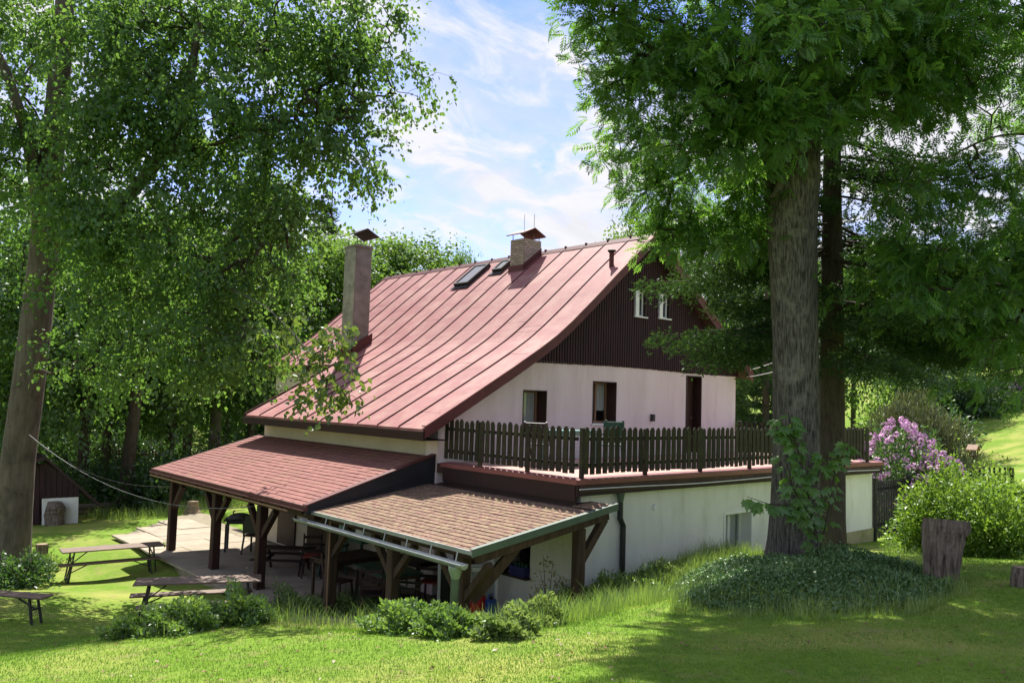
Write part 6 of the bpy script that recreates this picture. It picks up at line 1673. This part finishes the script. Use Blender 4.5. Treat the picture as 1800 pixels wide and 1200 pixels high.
# ------------------------------------------------------------------ under the veranda and the porch
def P(px, py): return onZ(px, py, ZP + .003)
g = P(428, 966); gt = table('grill_table', 'black table with a grey covered dish at the sunny end of the patio', g, -.5, .95, .62, .78, M['black_plastic'], M['dark_metal'])
dsh = empty('covered_dish', g + UP * .782 - RIGHT * .14, 'grey domed cover lying on the black patio table', 'cover')
dm = MB(); an = np.linspace(0, 2 * np.pi, 20)
dm.grid(np.array([[(.30 * math.cos(a) * math.cos(t), .22 * math.sin(a) * math.cos(t), .13 * math.sin(t)) for a in an] for t in np.linspace(0, 1.5, 7)])); dm.build('dome', M['grey_cloth'], dsh, world=False, smooth=True)
MB().tube([(-.16, 0, .11), (-.17, 0, .17), (-.12, 0, .19)], .02, 7).build('handle', M['grey_cloth'], dsh, world=False)
chair('wooden_chair', 'black wooden chair with a solid shaped back beside the grill table', P(446, 972), 2.2, M['black_plastic'], 'solid', M['grey_wood'])
pb = empty('picnic_bench', P(500, 1004), 'dark picnic table bench with splayed legs under the veranda', 'bench', rz=-.75)
pb.scale = (.66, .66, .72)
MB().bb((-.95, -.30, .70), (.95, .30, .74)).build('table_top', M['fascia'], pb, world=False)
MB().bb((-.95, .50, .42), (.95, .76, .46)).build('seat', M['fascia'], pb, world=False); MB().bb((-.95, -.76, .42), (.95, -.50, .46)).build('seat', M['fascia'], pb, world=False)
for sx in (-.65, .65):
    for sy in (-1, 1): MB().beam((sx, sy * .22, .70), (sx, sy * .62, 0), .06, .08).build('leg', M['fascia'], pb, world=False)
    MB().beam((sx + .05, -.74, .39), (sx + .05, .74, .39), .05, .07).build('cross_beam', M['fascia'], pb, world=False)
table('counter', 'dark green counter against the wall under the veranda', (9.62, 15.9, ZP + .003), 1.57, 1.5, .55, .92, M['green_plastic'], M['green_plastic'])
kt = empty('enamel_pot', (9.60, 16.2, ZP + .925), 'turquoise enamel pot standing on the dark green counter', 'pot')
MB().tube([(0, 0, 0), (0, 0, .04), (0, 0, .18), (0, 0, .26), (0, 0, .28)], [.13, .16, .17, .12, .03], 18).build('body', M['turquoise'], kt, world=False, smooth=True)
MB().tube([(.15, 0, .12), (.25, 0, .2), (.28, 0, .24)], [.03, .022, .02], 8).build('spout', M['turquoise'], kt, world=False)
tag(MB().bb((9.42, 15.25, ZP + .925), (9.66, 15.50, ZP + 1.20)).build('paper_box', M['white_paint'], bevel=.006), 'white box standing on the near end of the dark counter', 'box')
for k, (y, z1_) in enumerate(((19.4, .0), (17.6, .0))):
    d_ = MB().bb((XL - .05, y, ZP + .05), (XL - .002, y + .95, ZP + 2.05)).build('door', M['brown_wood'], house)
    MB().tube([(XL - .05, y + .85, ZP + 1.0), (XL - .11, y + .85, ZP + 1.0), (XL - .11, y + .75, ZP + 1.0)], .012, 7).build('handle', M['zinc'], d_)
ws = empty('wooden_screen', (9.6, 17.1, ZP), 'upright dark boards screening the wall behind the third veranda post', 'screen')
for k in range(7): MB().bb((9.50, 16.75 + k * .15, ZP), (9.53, 16.885 + k * .15, ZP + 1.85 + random.uniform(-.05, .05))).build('board', M['grey_wood'], ws)
MB().bb((9.532, 16.75, ZP + .4), (9.57, 17.8, ZP + .48)).build('batten', M['grey_wood'], ws)
table('wooden_table', 'brown wooden table under the porch with ladder back chairs', (8.75, 14.6, ZP + .003), .12, 1.3, .8, .75, M['brown_wood'], M['grey_wood'])
table('wooden_table', 'dark green topped table in the middle of the porch', (8.75, 13.2, ZP + .003), 1.45, 1.3, .8, .74, M['green_plastic'], M['grey_wood'])
table('wooden_table', 'dark table along the porch wall behind the green topped table', (9.8, 13.75, ZP + .003), 1.57, 1.0, .7, .74, M['fascia'], M['fascia'])
LC = 'dark ladder back chair against the pale wall under the porch'
chair('ladder_chair', 'dark ladder back chair left of the porch door, against the wall', (9.85, 15.3, ZP + .003), -1.5, M['brown_wood'])
chair('ladder_chair', 'dark ladder back chair in the middle against the porch wall', (9.85, 14.65, ZP + .003), -1.65, M['brown_wood'])
chair('ladder_chair', 'ladder back chair turned towards the lawn at the porch table', (8.15, 13.95, ZP + .003), .4, M['brown_wood'])
chair('ladder_chair', 'ladder back chair at the near end of the green topped table', (8.15, 12.75, ZP + .003), 2.5, M['fascia'])
chair('cushioned_chair', 'dark chair with a red seat cushion at the left porch post', P(548, 1012), 2.6, M['fascia'], 'ladder', M['red_cloth'])
chair('cushioned_chair', 'dark chair with a red seat cushion left of the white framed screen', (9.6, 12.95, ZP + .003), 2.2, M['fascia'], 'ladder', M['red_cloth'])
chair('plastic_chair', 'dark green plastic armchair under the veranda near the wall', (9.3, 16.2, ZP + .003), -1.2, M['green_plastic'], 'plastic')
chair('plastic_chair', 'dark plastic armchair in front of the green topped table under the porch', (8.5, 12.1, ZP + .003), .9, M['black_plastic'], 'plastic')
# porch wall: door, posts
d_ = MB().bb((AX0 - .04, 12.35, ZP + .05), (AX0 - .002, 13.15, ZP + 1.98)).build('door', M['fascia'], annex)
MB().bb((AX0 - .05, 12.27, ZP + .05), (AX0 - .002, 12.348, ZP + 2.03)).bb((AX0 - .05, 13.152, ZP + .05), (AX0 - .002, 13.23, ZP + 2.03)).build('door_frame', M['white_paint'], d_)
def leaning_frame(label, px, py, w, h, th, lean, back):
    b = P(px, py); r = empty('window_frame', b, label, 'frame', rz=th)
    s, c = math.sin(lean), math.cos(lean)
    def q(x, z, y=0.0): return (x, z * s + y, z * c)
    t = .075
    MB().beam(q(0, 0), q(0, h), t, .05).build('stile', M['white_paint'], r, world=False); MB().beam(q(w, 0), q(w, h), t, .05).build('stile', M['white_paint'], r, world=False)
    MB().beam(q(t / 2, h - t / 2), q(w - t / 2, h - t / 2), .05, t).build('head', M['white_paint'], r, world=False); MB().beam(q(t / 2, t / 2), q(w - t / 2, t / 2), .05, t).build('bottom_rail', M['white_paint'], r, world=False)
    MB().add([q(.03, .03, .01), q(w - .03, .03, .01), q(w - .03, h - .03, .01), q(.03, h - .03, .01), q(.03, .03, .02), q(w - .03, .03, .02), q(w - .03, h - .03, .02), q(.03, h - .03, .02)], [(0, 1, 2, 3), (7, 6, 5, 4), (0, 4, 5, 1), (1, 5, 6, 2), (2, 6, 7, 3), (3, 7, 4, 0)]).build('pane' if back is M['glass'] else 'backing', back, r, world=False)
    return r
leaning_frame('white framed dark screen standing left of the porch corner post', 770, 1074, .85, .85, -.55, .06, M['black_plastic'])
leaning_frame('white frame standing right of the porch downpipe', 824, 1090, .50, .92, -.4, .08, M['grey_frame'])
b = P(840, 1092)
rbg = empty('red_bag', b - FWD * .05, 'red bag hanging low beside the white frame under the porch', 'bag')
an = np.linspace(0, 2 * np.pi, 16, endpoint=False)
rg = [[(.17 * s_ * (1 + .15 * math.sin(3 * a + z * 7)) * math.cos(a), .11 * s_ * (1 + .15 * math.cos(2 * a + z * 5)) * math.sin(a), z) for a in list(an) + [an[0]]] for z, s_ in ((.12, .2), (.13, .8), (.25, 1.05), (.38, .95), (.48, .6), (.54, .35))]
MB().grid(np.array(rg)).build('sack', M['red_plastic'], rbg, world=False, smooth=True); MB().tube([(-.06, 0, .52), (-.05, 0, .62), (.05, 0, .62), (.06, 0, .52)], .012, 6).build('handle', M['red_plastic'], rbg, world=False)
b = P(862, 1095)
bc = empty('blue_canister', b + (0, 0, .1), 'small blue canister at the right foot of the white frame', 'canister')
MB().bb((-.09, -.07, 0), (.09, .07, .32)).build('body', M['blue_plastic'], bc, world=False, bevel=.02); MB().tube([(0, 0, .32), (0, 0, .37)], .03, 10).build('cap', M['black_plastic'], bc, world=False); MB().tube([(-.06, 0, .32), (-.05, 0, .40), (.05, 0, .40)], .012, 6).build('handle', M['blue_plastic'], bc, world=False)
cr = empty('card_crate', (AX0 - .02, 11.2, HA[2]), 'dark blue card crate on the serving hatch sill', 'crate')
for lo, hi in (((-.1, -.2, 0), (.12, .2, .015)), ((-.1, -.2, .016), (-.085, .2, .17)), ((.105, -.2, .016), (.12, .2, .17)), ((-.084, -.2, .016), (.104, -.185, .17)), ((-.084, .185, .016), (.104, .2, .17))): MB().bb(lo, hi).build('panel', M['dark_blue'], cr, world=False)
for k in range(4): MB().tube([(.01, -.14 + k * .09, .02), (.01, -.14 + k * .09, .19), (.01, -.14 + k * .09, .23)], [.035, .035, .014], 9).build('bottle', M['green_plastic'], cr, world=False)
fb = empty('fruit_bowl', (AX0 - .03, 11.68, HA[2]), 'low dark bowl on the serving hatch sill beside the crate', 'bowl')
MB().tube([(0, 0, 0), (0, 0, .02), (0, 0, .08)], [.07, .10, .15], 16, cap=True).build('bowl', M['fascia'], fb, world=False)
